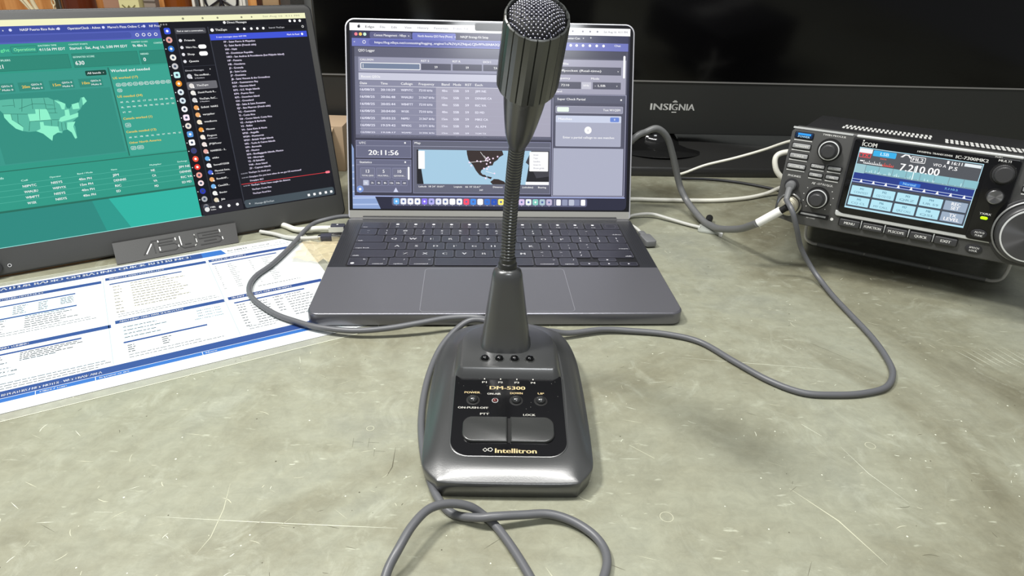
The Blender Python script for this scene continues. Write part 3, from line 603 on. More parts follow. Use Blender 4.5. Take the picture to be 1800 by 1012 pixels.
pw_ = scr('ffffff'); gt = scr('f0f0ff')
for t, x, w in (('Contest Management - N0sys', -125.5, 34), ('North America QSO Party (Phone)', -79, 37), ('NAQP Strategy Kit Setup', -33.5, 30)): b.text(t, x, 192.4, A3, pw_, 2.3, w)
for x in (-89.5, -40, 11): b.text('x', x, 192.4, A3, pw_, 2)
b.text('QSO Logger - Center-Con', 62, 193.5, A3, pw_, 2.2, 34); b.text('x', 99, 194, A3, pw_, 2); b.text('+', 107, 194.3, A3, pw_, 2.6)
S(-149, 180.6, 149.3, 188.9, A2+.02, '7279c0'); S(-131, 181.8, 70, 187.8, A3, '6067ac', 2.5); b.ring(-136, 185, 1.8, .5, A3+.02, pw_, 12); b.text('<', -147, 185, A3, pw_, 2)
b.text('https://log.n0sys.net/contesting/logging_engine/1u7k2VyXZ9dpxLCJ5v9F9sSfA8A3Q32D0iPAnYlg1H12la3', -125, 184.9, A4, pw_, 2.3, 168)
for x in (86, 92.5, 99.5, 107, 114.5, 122): b.disc(x, 186, 1.5, A3+.02, pw_, 8)
b.text('Chat', 134, 186.5, A3+.02, pw_, 2, 7)
# logger panel
S(-146.5, 85, 66, 180, A2, '6c6f92'); S(-146.5, 170, 66, 180, A2+.01, '5c5e7c'); S(-142.5, 154.3, 65, 169.5, A2+.01, '9496b8'); b.text('QSO Logger', -142.4, 176.4, A3, pw_, 2.6, 17.5)
b.text('CALLSIGN', -140.6, 166.8, A3, pw_, 2, 14); S(-140.2, 156.8, -76.6, 163.8, A3, '6b7fa8', 1); b.frame(-140.2, 156.8, -76.6, 163.8, .7, A4, pw_, 1); b.rect(-137.8, 158.4, -137.3, 162.2, A4, pw_)
for t, x, x1, v in (('RST S', -75.7, -43.8, '59'), ('RST R', -42, -10.4, '59'), ('EXCH S', -9, 22, 'TAMP')):
    b.text(t, x, 166.6, A3, pw_, 2, 8.5); S(x, 157, x1, 163.8, A3, '555771', .6); b.text(v, (x+x1)/2, 160.3, A4, pw_, 2.3, None, 'c')
S(-142.5, 145.6, 65, 153.2, A2+.01, 'c4c5e0'); b.text('Recent QSOs', -139.6, 149.2, A3, pw_, 2.4, 20); S(-141, 88, 65, 145, A2+.01, '8486aa'); S(-60, 88, 65, 139, A2+.02, 'a3a0bc')  # right part of the table is lighter: screen glare put into its colour
cx = (-141.2, -119.2, -97.6, -78.4, -53.8, -41.4, -28.4, -17.6)
for t, x, w in zip(('Date', 'Time', 'Callsign', 'Frequency', 'Band', 'Mode', 'RST', 'Exch'), cx, (7.5, 7.5, 12.5, 16.5, 8.5, 8.5, 6.8, 8)): b.text(t, x, 142.3, A3, pw_, 2.4, w)
S(-142, 139, 65, 139.4, A3, 'e4e4f4')
for i, r_ in enumerate((('20:10:29', 'W0PVTC', '7210 kHz', '40m', 'JIM NE'), ('20:06:48', 'W4ALBU', '21367 kHz', '15m', 'DENNIS CA'), ('20:05:44', 'WB4FTT', '7210 kHz', '40m', 'RIC VA'), ('20:04:00', 'W1EK', '7210 kHz', '40m', 'ED MD'), ('20:03:25', 'N6MU', '21367 kHz', '15m', 'MIKE CA'), ('19:59:42', 'WP4OG', '21371 kHz', '15m', 'AL KP4'), ('19:58:17', 'W2AMD', '21356 kHz', '15m', 'TOM TX'))):
    y = 135.6-i*7.5; vals = ('16/08/25', r_[0], r_[1], r_[2], r_[3], 'SSB', '59', r_[4])
    for t, x, w in zip(vals, cx, (15.5, 15.5, 2.15*len(r_[1]), 1.85*len(r_[2]), 6.2, 6.2, 4, 2*len(r_[4]))): b.text(t, x, y, A3, gt, 2.3 if i < 6 else 1.5, w, bold=.02)
    S(-142, y-3.9, 65, y-3.6, A3, 'a8a8c4')
S(-146.6, 84.4, 66, 88, A3, '5a5c7a')
# side panels
S(66.5, 22.5, 149, 180, A2+.03, '52546e'); S(69, 172.5, 147.5, 180, A3, '484a64'); S(69, 134.5, 147.5, 171, A3, 'a09fbc'); S(70, 155, 142, 163.5, A4, '585a72'); b.text('Offpocket (Real-time)', 72, 159.4, A4+.02, pw_, 2.2, 48); b.text('v', 138, 159.4, A4+.02, pw_, 2)
b.text('Profile', 70, 166.6, A4, pw_, 2.2, 14); b.text('Frequency', 69, 151.3, A4, pw_, 2.2, 17); b.text('Mode', 109, 151.3, A4, pw_, 2.2, 9)
S(70, 140, 98, 147.4, A4, '585a72'); b.text('7210', 76, 143.9, A4+.02, pw_, 2.2, 9); S(98.5, 140, 109, 147.4, A4, 'c0c0d4'); b.text('kHz', 103.8, 143.9, A4+.02, pw_, 2, 6, 'c'); S(111, 140, 142, 147.4, A4, '585a72'); b.text('- LSB', 113, 143.8, A4+.02, pw_, 2.2, 12); b.text('v', 137, 143.8, A4+.02, pw_, 2); S(144.2, 152, 146.5, 176, A4, 'f4f4ff', 1); b.text('Band', 70, 137.2, A4, pw_, 2, 7)
S(69, 125, 147.5, 133, A4, '5a5c78'); b.text('Super Check Partial', 72, 129, A4+.02, pw_, 2.3, 31); b.rect(142, 128, 143.6, 129.6, A4+.02, pw_)
S(70.4, 114, 145, 121.6, A4, '8f91ae', 1); b.frame(70.4, 114, 145, 121.6, .3, A4+.01, scr('c8c8dc'), 1); S(72, 115.4, 85, 120.4, A4+.02, 'e4fbe8', 1); b.text('Test W1QSM', 123, 117.8, A4+.02, pw_, 2.2, 19)
S(70.6, 78, 143.4, 111.4, A4, 'a3a8c8', 1); S(70.6, 104, 143.4, 111.4, A4+.01, 'c2ccee', 1); b.text('Matches', 73.5, 107.8, A4+.02, pw_, 2.4, 15); S(131, 105, 141, 110, A4+.02, '6f8cd8', 1); b.text('0', 136, 107.6, A4+.03, pw_, 2, None, 'c')
b.disc(106.6, 95.8, 4, A4+.02, pw_, 20); b.text('i', 106.6, 95.8, A4+.03, scr('80809c'), 2.6, None, 'c'); b.text('Enter a partial callsign to see matches', 79, 87.9, A4+.02, pw_, 2.3, 57)
S(68.5, 24.5, 146.5, 76, A3, 'a6abca'); b.frame(67, 23.5, 148.5, 134, .5, A4, scr('b8b8d4'))
# clock, statistics, map
for y0, y1, t, ty in ((63.5, 82, 'UTC', 78.8), (26.3, 61.6, 'Statistics', 58.2)):
    S(-146.6, y0, -87.4, y1, A2+.02, '64678c'); b.frame(-146.6, y0, -87.4, y1, .35, A3, scr('a4a6c8')); S(-146.6, y1-6, -87.4, y1-5.7, A3, 'a4a6c8'); b.text(t, -143, ty+.4, A3, pw_, 2.2, 7 if t == 'UTC' else 13); b.rect(-94.6, ty, -93, ty+1.6, A3, pw_)
b.text('20:11:56', -133.4, 69, A4, pw_, 5.2, 32.6, bold=.02)
for i, (n, c) in enumerate((('13', 'TOTAL QSOS'), ('5', 'MULTIPLI...'), ('10', 'QSOS/HR...'))):
    x = -142.3+i*17.2; S(x, 41.4, x+15.6, 52.6, A3, '6d7092', .6); b.frame(x, 41.4, x+15.6, 52.6, .25, A4, scr('9c9ec0'), .6); b.text(n, x+7.8, 48.9, A4, pw_, 3.4, None, 'c'); b.text(c, x+7.8, 44.2, A4, pw_, 1.5, 12.5, 'c')
for i, t in enumerate(('1h', '3h', '4h', '8h', '12h', '24h', 'All')): x = -139.6+i*6.9; S(x, 33.6, x+6.2, 39.4, A3, 'b8c0e0' if i == 0 else '5c5f80', .5); b.frame(x, 33.6, x+6.2, 39.4, .25, A4, scr('a4a6c8'), .5); b.text(t, x+3.1, 36.4, A4, pw_, 1.9, None, 'c')
S(-91.2, 40, -89.2, 54, A3, 'f4f4ff', .8); b.poly([(-107, 26.6), (-101.6, 26.6), (-104.3, 31.5)], A4, scr('d8dcf4')); b.disc(-143, 29.5, 3.8, A4, scr('7f9ad8'), 20); b.disc(-143, 29.5, 1.5, A4+.02, pw_, 6)
S(-85.4, 25.6, 65.6, 82.2, A2+.02, '60637e'); b.frame(-85.4, 25.6, 65.6, 82.2, .35, A3, scr('a4a6c8')); S(-85.4, 76, 65.6, 76.4, A3, 'a4a6c8'); b.text('Map', -83.5, 79.8, A3, pw_, 2.2, 6.5)
S(-81.3, 35.7, 63.9, 72.6, A3, '26262c'); b.poly([(-79.5, 72.6), (44, 72.6), (38, 35.7), (-74, 35.7)], A3+.02, scr('a8cde4')); S(-79.6, 52, -72.6, 71.4, A4, 'f8fbff', .4)
land = scr('3a302e')
b.poly([(-27, 72.5), (12, 72.5), (13.5, 68), (9, 65.5), (7, 62.5), (3, 60), (1.5, 56.5), (-2, 56), (-6, 54), (-11, 51), (-11.5, 49), (-9.5, 46.5), (-6.5, 46), (-4.5, 43.5), (-9, 44), (-13, 46), (-17, 51), (-20, 56.5), (-25, 62), (-26.5, 68)], A3+.03, land)
b.poly([(1.5, 35.8), (16, 35.8), (14.5, 39), (8, 41.5), (3, 41.8), (-1, 38.5)], A3+.03, land); b.poly([(-4.8, 44.8), (1, 43.6), (-.5, 41.5), (-4, 43)], A3+.03, land)
b.poly([(44, 72.6), (63.9, 72.6), (63.9, 45), (50, 43), (44, 55), (38, 60)], A3+.03, scr('45454c')); S(38, 35.7, 63.9, 39, A3+.03, 'f4f4ff')
for x, y in ((-24, 59.5), (-15.5, 61), (-11.5, 60.5), (-6, 62), (-4, 61.5), (-2, 63), (-5, 58), (-3, 55), (-4.5, 52.5), (2, 64), (7, 66), (-22, 56), (-8, 53), (-5, 64), (-3.5, 65), (-1, 59.5), (3.6, 47.8), (-6, 42.5)): b.disc(x, y, .95, A4, scr('fbe4fb'), 8)
for a, c in (((-24, 59.5), (-4, 61.5)), ((-8, 67), (-3, 61)), ((-12, 71), (-6, 63)), ((-6, 50), (3, 47.6))): seg(a, c, .18, A4, pw_)
S(42.1, 50.5, 62.8, 71.7, A4, 'fdfdff', .6)
for i, t in enumerate(('Street', 'Topo', 'Satellite', 'Great Cir', 'Show grids')): b.text(t, 46.5, 68.4-i*3.6, A4+.02, scr('9a9aae'), 1.6, (5.5, 5, 7.5, 8.5, 12)[i])
for t, x, w in (('Latitude', -79.4, 8.5), ("18 24' 10.01\"", -68.5, 17), ('Longitude', -41, 9), ("66 10' 52.61\"", -28.5, 17), ('Distance:', 2, 11), ('(calculate)', 34.5, 12), ('Bearing', 52, 9)): b.text(t, x, 33, A3, pw_, 1.8, w)
b.text('347', -13, 29.5, A3, pw_, 1.7, 4)
S(-149, 21.6, 149.3, 22.6, A4, 'b8c4f8')
# dock
S(-108.8, 11.8, 107, 21, A2, '5a5c88', 2.5)
dock = ['70b8f4', 'e8ecf8', 'f0f0f4', 'f4f4f8', '8a78f0', 'b8b4f4', 'e0e4f8', 'eceef4', 'ffffff', 'fbfbff', 'ff5470', '4a90f0', 'f4f8ff', '3c78d8', '3058c0', 'fff27a', 'f8d860', '68c8f0', 'd8b8f4', 'e8f4f0', '8ad0c4', 'a0c8d8', 'c4b4e0']
for i, c in enumerate(dock): x = -107+i*7.65; S(x, 13.3, x+6.3, 19.9, A3, c, 1.5); b.disc(x+3.15, 16.6, 1.3, A4, scr('5a6ea8' if i % 4 else 'ffffff'), 7 if i % 2 else 4); b.disc(x+3.1, 12.5, .35, A3, pw_, 6)
S(70.5, 13, 70.9, 20, A3, 'd8d8f0')
for i, x in enumerate((72.5, 79, 86.5, 92.5, 100)): S(x, 13.2, x+(5 if i in (0, 4) else 6), 19.8, A3, ('ffffff', '8a94c0', 'b4bcd8', '7680b0', 'f8f8ff')[i], 1)
b.build('screen', lid, smooth=False)

# ------------------------------------------------------------------ laminated reference card (local mm: x left is negative from the top right corner, y down is negative)
card_t = thing('reference_card', 'laminated white and blue operating quick reference card lying under the monitor and laptop', 'reference card', frameM((-.231, .671, 0), math.radians(31.3), 0))
pm = mat('white_card', 'd4d8d8', .6); 
lamm = bpy.data.materials.new('clear_laminate'); lamm.use_nodes = True
pb = lamm.node_tree.nodes['Principled BSDF']; pb.inputs['Base Color'].default_value = (.9, .92, .9, 1); pb.inputs['Roughness'].default_value = .12; pb.inputs['Alpha'].default_value = .07
b = MB(MM); b.slab(rrect(-292, -225.5, 9, 8, 6, 5), .04, .25, lamm); b.frame(-292, -225.5, 9, 8, .45, .27, mat('laminate_edge', 'eef0d8', .3), 6)
b.build('laminate', card_t, smooth=False)
b = MB(MM); b.slab([(-280, -216), (0, -216), (0, 0), (-280, 0)], .28, .5, pm)
n1, n2 = ink('24417c'), ink('2a61a8'); gyp = ink('cdd8de'); tx = ink('222a36'); tx2 = ink('4c555e'); fw_ = ink('f6f8fa'); cream = ink('e6e2d2'); pblue = ink('cfe0e8')
K0, K1, K2 = .53, .56, .59
def R_(x0, y0, x1, y1, m, z=K0): b.rect(min(x0, x1), min(y0, y1), max(x0, x1), max(y0, y1), z, m)
R_(-276, -15.5, -77, -3, n1); R_(-96, -15.5, -77, -3, n2, K0+.01); b.poly([(-77, -15), (-74, -15), (-77, -4)], K0, n2)
b.text('AMATEUR RADIO OPERATING QUICK REFERENCE', -272, -7.7, K2, fw_, 5, 166, 'l', .025)
b.text('A field-friendly station card for the ham, US General Class privileges in brief', -270, -13, K2, ink('8ea6cc'), 1.5, 100)
b.text('for N0SYS', -72, -8.4, K2, tx, 3.2, 19, 'l', .03); b.text('Rev. 2025-08', -48, -8.4, K2, tx2, 1.8, 17); b.text('v1.0', -25, -8.4, K2, tx2, 1.8, 6)
R_(-74, -14.4, -8, -13.6, ink('6c7480')); b.poly([(-14, -4), (-8, -4), (-8, -8)], K0, n1)
for x in (-182.8, -93.5): R_(x-.35, -185, x+.35, -20, ink('a9b4b8'))
def head(x0, x1, y, t, w, h=6): R_(x0, y-h/2, x1, y+h/2, n1); b.text(t, x0+3, y, K2, fw_, 2.7, w, 'l', .04)
def sub(x0, x1, y, h=2.6): R_(x0, y-h/2, x1, y+h/2, n1)
def lines(x, y0, y1, n, w0, w1, m=tx, h=1.2, seed=0):
    h *= 1.5
    rg = random.Random(seed+int(x*10))
    for i in range(n):
        y = y0+(y1-y0)*i/max(1, n-1); w = rg.uniform(w0, w1); q = x
        while q < x+w:
            l = min(rg.uniform(1.2, 4.5), x+w-q); R_(q, y-h/2*.62, q+l, y+h/2*.62, m, K1); q += l+.7
# the body copy is too small to read in the picture: rows of fine print
head(-276, -184.3, -30.5, 'COMMON CALLING FREQUENCIES', 44); R_(-272, -76, -204.8, -46, pblue, K0-.012); sub(-275, -204.8, -45); sub(-275, -204.2, -70)
lines(-270, -50, -65, 5, 5, 8); lines(-250, -50, -64, 5, 8, 11); lines(-232, -50, -64, 5, 6, 8); lines(-216, -50, -61, 5, 9, 10, seed=3)
lines(-272, -74, -94, 5, 5, 9); lines(-262, -74, -94, 5, 6, 9); lines(-241, -73, -93, 6, 22, 38, seed=2); lines(-274, -97.5, -101.5, 2, 70, 86, tx2, .9)
head(-181, -95, -26.5, 'WORLD HF BAND SCHEDULE / KEY', 46); R_(-178, -100, -118.3, -39, cream, K0-.012); sub(-178.3, -118.3, -39)
lines(-176, -46, -99, 9, 4, 9); lines(-162, -44, -93, 10, 30, 46, tx, 1.2, 1); lines(-175, -104, -108, 2, 74, 80, tx2, .9)
head(-276, -181.2, -122.5, 'BAND, TIME AND TUNING', 36); R_(-274, -178, -183.5, -146, gyp, K0-.012); sub(-275, -202, -132.5); lines(-271, -137, -147, 4, 12, 22); lines(-242, -136, -147, 5, 14, 42, seed=5)
b.text('R10 / 59 / 73 / 88', -270, -160.5, K2, tx, 2, 27); lines(-272, -155, -166, 2, 20, 44, tx2, 1); lines(-274, -177, -184, 3, 80, 90, tx2, 1)
head(-178, -94, -117.5, 'ANTENNA AND SWR SHORTCUTS', 48); R_(-176, -152, -96, -122, pblue, K0-.012); lines(-173, -129, -147, 4, 22, 34)
for i, t in enumerate(('468 / MHz = Feet', '234 / MHz = Feet', '984 / MHz = Feet', '1005 / MHz = Inches')): b.text(t, -99, -127-i*5, K2, tx, 1.7, (19, 19, 19, 22)[i], 'r')
sub(-174.3, -113.7, -155); lines(-172, -161, -171, 4, 4, 6); lines(-148, -160, -170, 4, 4, 7); lines(-172, -176, -180, 2, 40, 74, tx2, .9)
head(-92.5, -14, -26, 'PHONETIC ALPHABET', 32); sub(-90.8, -30, -34.6)
for i, w in enumerate('Alfa Bravo Charlie Delta Echo Foxtrot Golf Hotel India Juliett Kilo Lima Mike'.split()): y = -41.5-i*4.4; b.text(w[0], -89.5, y, K2, tx, 1.6, None); b.text(w, -78, y, K2, tx, 1.6, None)
for i, w in enumerate('November Oscar Papa Quebec Romeo Sierra Tango Uniform Victor Whiskey X-ray Yankee Zulu'.split()): y = -41.5-i*4.4; b.text(w[0], -58, y, K2, tx, 1.6, None); b.text(w, -46, y, K2, tx2 if i > 8 else tx, 1.6, None)
lines(-62, -102.5, -102.5, 1, 38, 38, tx, .9)
head(-90.6, -8, -116, 'SIGNAL REPORTS AND Q-SIGNALS', 52); sub(-87.5, -27, -126.5); lines(-86.6, -132, -172, 9, 4, 7); lines(-76, -133, -170, 9, 10, 16, tx, 1.1, 7); lines(-56, -131, -158, 6, 5, 8); lines(-46, -131, -170, 9, 14, 24, tx, 1.1, 9); lines(-85, -174, -178, 2, 12, 36, tx2, .9)
R_(-276, -196.5, -4, -187, n1); R_(-276, -202, -4, -197, n2); b.text('REPEATERS / NET NOTES - WET-ERASE AREA', -250.5, -192.6, K2, fw_, 3, 60, 'l', .04)
for x, t, w in ((-270, 'Frequency', 14), (-228.4, 'Offset / Tone', 16), (-192.4, 'Repeater or net', 19), (-121.6, 'Notes', 8)): b.text(t, x, -199.5, K2, fw_, 2, w, 'l', .03)
for x in (-231, -195, -124): R_(x, -202, x+.3, -197, fw_, K1)
R_(-276, -209, -8, -208.6, ink('a9c4c8')); R_(-216, -215.2, -8, -214.7, ink('74806c')) if False else R_(-276, -214.9, -8, -214.6, ink('8c9684'))
b.build('printed_sheet', card_t, smooth=False)

# ------------------------------------------------------------------ desk microphone (local mm: x right, y back, z up)
MIC = frameM((.0022, .2935, 0), .025, 0)
mic = thing('desk_microphone', 'black gooseneck desk microphone with control buttons, standing at the centre of the desk', 'microphone', MIC)
mp_ = mat('microphone_plastic', '3c3d3d', .27, spec=1.0, coat=.35, bump=(1400, .10, .0003)); mpd = mat('microphone_plastic_dark', '343534', .27, spec=.8, bump=(1400, .1, .0003))
def zp(y): return 18+(y-20.3)*.1905 if y < 84 else 18+(63.7)*.1905+(y-84)*.02
def base_ring(d, zf):
    hw = 51.0; p = []
    ctl = [(-33.5, 0), (33.5, 0), (42, 3.5), (48, 11), (50.2, 20), (50.8, 60), (50.2, 100), (48.5, 124), (43, 146), (33, 158), (18, 163.5), (0, 165), (-18, 163.5), (-33, 158), (-43, 146), (-49.5, 124), (-51.6, 100), (-51.8, 60), (-51, 20), (-48.5, 11), (-42, 3.5)]
    out = []
    for i in range(len(ctl)):
        p0, p1, p2, p3 = (Vector(ctl[(i+k-1) % len(ctl)]) for k in range(4))
        for j in range(6):
            t = j/6
            if i == 0: q = p1.lerp(p2, t)
            else: q = .5*((2*p1)+(p2-p0)*t+(2*p0-5*p1+4*p2-p3)*t*t+(-p0+3*p1-3*p2+p3)*t**3)
            out.append((q.x-.8, q.y))
    out = offset(out, d) if d else out
    return [(x, y, zf(x, y)) for x, y in out]
zl = lambda y: 11.4+y*.066
b = MB(MM)
rs = [base_ring(3, lambda x, y: 0), base_ring(1.5, lambda x, y: .8), base_ring(.3, lambda x, y: zl(y)*.7), base_ring(0, lambda x, y: zl(y)), base_ring(.4, lambda x, y: zl(y)+.4), base_ring(1.3, lambda x, y: zl(y)+.8)]
o2 = rs[-1]; inner = [((x+.8)*.735-.8, 84+(y-84)*.8) for x, y, z in base_ring(0, lambda x, y: 0)]
for k in range(1, 8):
    t = k/7
    rs.append([(p[0]*(1-t)+q[0]*t, p[1]*(1-t)+q[1]*t, p[2]*(1-t)+zp(q[1])*t+1.1*math.sin(PI*t)) for p, q in zip(o2, inner)])
def relax(r, n):
    for _ in range(n): r = [tuple(.25*a+.5*q+.25*c for a, q, c in zip(r[i-1], r[i], r[(i+1) % len(r)])) for i in range(len(r))]
    return r
rs = [relax(r, 5) if i < 6 else relax(r, 8*(i-4)) for i, r in enumerate(rs)]
b.rings(rs, mp_, True, False); last = rs[-1]
# top plate: fan of rings to the middle following the slope
cur = last
for k in (.6, .25, .02):
    nxt = [(x*k-.8*(1-k), 84+(y-84)*k, zp(84+(y-84)*k)) for x, y, z in last]
    b.rings([cur, nxt], mp_, False, k == .02); cur = nxt
b.build('base', mic, ang=62)
for x in (-32, 30):
    for y in (16, 138): b = MB(MM); b.lathe([(6, 0), (6, 1.2)], rubber, (x, y, 0), 20); b.build('rubber_foot', mic)
# panel
PMm = Matrix.Translation((0, .0203, .018)) @ Matrix.Rotation(math.atan(.1905), 4, 'X')
PM = PMm @ MM
b = MB(PM); b.slab(rrect(-36.2, -4.3, 34.6, 62.5, 12, 10, (12, 12, 2, 2)), -1, .45, mp_, .4, 2)
b.slab(rrect(-35.4, -3.6, 33.9, 62.3, 11.4, 10, (11.4, 11.4, 1.5, 1.5)), .3, .62, mat('panel_gloss', '101012', .14, spec=.6), .12, 1)
gd = ink('e6cf9a'); wt_ = ink('dcdad0'); zt = .66
for i, x in enumerate((-15.5, -5, 5.6, 16.2)):
    b.text('P%d' % (i+1), x-.9, 55.9, zt, wt_, 1.5, 3, 'c', .02); b.poly([(x-1.3, 58.4), (x-.5, 58.4), (x-.9, 61.4)], zt, wt_)
b.text('DM-5300', -12.9, 51, zt, gd, 2.9, 23, 'l', .035)
for t, x, y, w, m in (('POWER', -28.9, 46.6, 10, gd), ('ON-AIR', -14.3, 45.7, 8.6, wt_), ('DOWN', .3, 46.4, 8, gd), ('UP', 18, 46.4, 4, gd), ('ON-PUSH-OFF', -32.4, 33.6, 19, wt_), ('PTT', -18.4, 28.6, 5.6, wt_), ('LOCK', 8.3, 28.2, 7.6, wt_)): b.text(t, x, y, zt, m, 1.6, w, 'l', .025)
b.text('Intellitron', -8.8, .2, zt, gd, 3.3, 24.5, 'l', .035)
b.ring(-14.6, .7, 1.5, .4, zt, wt_, 4); b.ring(-11.6, .9, 1.6, .4, zt, wt_, 5)
rg = random.Random(3)
for i in range(30): b.disc(rg.uniform(-34, 32), rg.uniform(28, 60), rg.uniform(.08, .2), zt, ink('8c8c88'), 5)
b.build('control_panel', mic)
bt = mat('button_satin', '2c2d2d', .2, spec=.9)
for nm, x, lab in (('power_button', -23.2, None), ('down_button', 4.1, None), ('up_button', 19.6, None)):
    b = MB(PM); b.lathe([(4.3, .5), (4.3, .75), (3.7, .8)], mat('button_hole', '050505', .5), (x, 40, 0), 28)
    b.lathe([(3.0, .6), (3.0, 1.4), (2.75, 2.2), (2.1, 3.0), (1.2, 3.4), (.3, 3.55)], bt, (x, 40, 0), 28); b.build(nm, mic)
b = MB(PM); b.ring(-9.3, 39.9, 2, .35, .68, silver, 20); b.lathe([(1.5, .6), (1.4, 1.2), (.8, 1.7), (.1, 1.85)], mat('red_led_off', '5a1a16', .15), (-9.3, 39.9, 0), 20); b.build('on_air_light', mic)
for nm, x0, x1, rs4 in (('push_to_talk_button', -28.7, -1.5, (6.5, .6, .6, 6)), ('lock_button', 0.2, 26.8, (.6, 6.5, 6, .6))):
    b = MB(PM); b.slab(rrect(x0, 6, x1, 25.4, 3, 7, rs4), .4, 2.3, mpd, .9, 4); b.build(nm, mic, ang=50)
b = MB(PM); b.rect(-1.6, 6.2, .3, 25.2, .7, blackm); b.build('button_gap', mic, smooth=False)
# raised deck with the four small keys
b = MB(MM)
def dk(i, z): return [(x, y, z(y)) for x, y in offset(rrect(-36.5, 78, 34, 140, 10, 8, (6, 6, 26, 26)), i)]
b.rings([dk(0, lambda y: zp(y)-.5), dk(.4, lambda y: zp(y)+.4), dk(3.0, lambda y: 35.2+(y-82)*.02), dk(3.8, lambda y: 36.0+(y-82)*.02), dk(4.8, lambda y: 36.3+(y-82)*.02)], mp_); b.build('deck', mic, ang=25)
for x in (-16.6, -7, 3.2, 13.4):
    b = MB(MM); b.lathe([(3.6, 36.3), (3.5, 36.7), (2.9, 36.75)], mpd, (x, 91.5, 0), 24); b.lathe([(2.7, 36.3), (2.7, 37.4), (2.3, 38.4), (1.4, 39), (.2, 39.2)], mat('memory_key', '060607', .12), (x, 91.5, 0), 24); b.build('memory_key', mic)
# stem
b = MB(MM); sx, sy = -2.7, 114.5
def st(hw, hd, z, e=.62, dy=0): return [(sx+hw*math.copysign(abs(math.cos(a))**e, math.cos(a)), sy+dy+hd*math.copysign(abs(math.sin(a))**e, math.sin(a)), z) for a in [2*PI*i/56 for i in range(56)]]
b.rings([st(17.6, 16.6, 35.6), st(17.4, 16.4, 37), st(16.9, 16, 38), st(14.6, 13.6, 55), st(12.3, 11.2, 72), st(10.4, 9.6, 85, .75), st(10.0, 9.2, 88.5, .85), st(9.2, 8.5, 91.3, .95), st(7.8, 7.3, 92.9, 1), st(6.2, 6.2, 93.4, 1)], mp_); b.build('stem', mic, ang=50)
b = MB(MM); b.lathe([(6.2, 92.8), (6.2, 96.2), (5.8, 97), (5.5, 97.2), (5.5, 100), (5.0, 100.6)], mat('dark_collar', '2a2b2a', .3), (sx, sy+.6, 0), 32); b.build('collar', mic)
# gooseneck: bends towards the viewer
G0 = Vector((sx, sy+.6, 99)); PH = .66; SL = 92.
path = [Vector((G0.x+3.4*(k/60)**1.5, G0.y-SL*(1-math.cos(PH*k/60))/PH, G0.z+SL*math.sin(PH*k/60)/PH)) for k in range(61)]
gm_ = mat('gooseneck_metal', '6a6b69', .24, .8)
b = MB(MM); NR = 39; fine_ = []
for k in range(NR*6+1):
    t = k/(NR*6)*60; i = min(int(t), 59); fine_.append(path[i].lerp(path[i+1], t-i))
b.tube(fine_, 4, gm_, 20, rf=lambda t: 3.95+.85*abs(math.cos(t*NR*PI))**.8, smooth=0); b.build('gooseneck', mic, ang=80)
# head assembly along its own axis
ax = Vector((.062, -math.sin(PH), math.cos(PH))).normalized(); o_ = path[-1]
xa = Vector((1, 0, 0)); xa = (xa-ax*xa.dot(ax)).normalized(); ya = ax.cross(xa)
HM = MM @ Matrix(((xa.x, ya.x, ax.x, o_.x), (xa.y, ya.y, ax.y, o_.y), (xa.z, ya.z, ax.z, o_.z), (0, 0, 0, 1)))
b = MB(HM); b.lathe([(4.8, -3), (5.5, -1), (6.6, 3), (7.9, 9), (9.2, 19), (10.5, 31), (11.5, 43), (12, 49)], mpd, n=40); b.build('neck_cone', mic)
b = MB(HM); N_ = 16
def fac(r, z, tw=0):
    out = []
    for i in range(N_):
        for (f, q) in ((.06, 1), (.5, 1.012), (.94, 1), (1.0, .955)):
            a = 2*PI*(i+f)/N_; out.append((r*q*math.cos(a), r*q*math.sin(a), z))
    return out
b.rings([fac(9, 46.6), fac(14.4, 47.0), fac(15.3, 48), fac(15.5, 50), fac(14.9, 88.5), fac(14.7, 89.6), fac(13.9, 89.9), fac(13.5, 88.6), fac(13.4, 86)], mat('head_plastic', '3f413f', .27, spec=.8, bump=(1400, .08, .0003))); b.build('head', mic, ang=14)
b = MB(HM); gb = mat('grille_black', '070708', .6); gw = mat('grille_wire', 'a6a6b0', .22, .85)
b.lathe([(13.4, 87.6), (12.6, 89.2), (10.5, 91.2), (7, 93.0), (3.5, 93.9), (.2, 94.1)], gb, n=40)
def dz(x, y): r = math.hypot(x, y); return 94.2-6.0*(r/13.4)**2.3
gk = mat('grille_dark_wire', '3a3a44', .35, .8)
for k in range(-7, 8):
    for hv in (0, 1):
        run = []
        for q in range(-28, 29):
            x, y = (k*1.9, q*.48) if hv else (q*.48, k*1.9)
            if x*x+y*y < 13.1**2: run.append((x, y, dz(x, y)+.18*math.cos(PI*(q*.48)/1.9+k*PI+PI*hv)))
        if len(run) > 2: b.tube(run, .30, gk, 5, smooth=0)
for i in range(-8, 9):
    for j in range(-15, 16):
        x = (i+(j % 2)*.5)*2.0; y = j*1.12
        if x*x+y*y > 12.9**2: continue
        z0 = dz(x, y); b.lathe([(.62, -.1), (.57, .2), (.38, .42), (.05, .52)], gw, (x, y, z0), 7)
b.build('grille', mic)

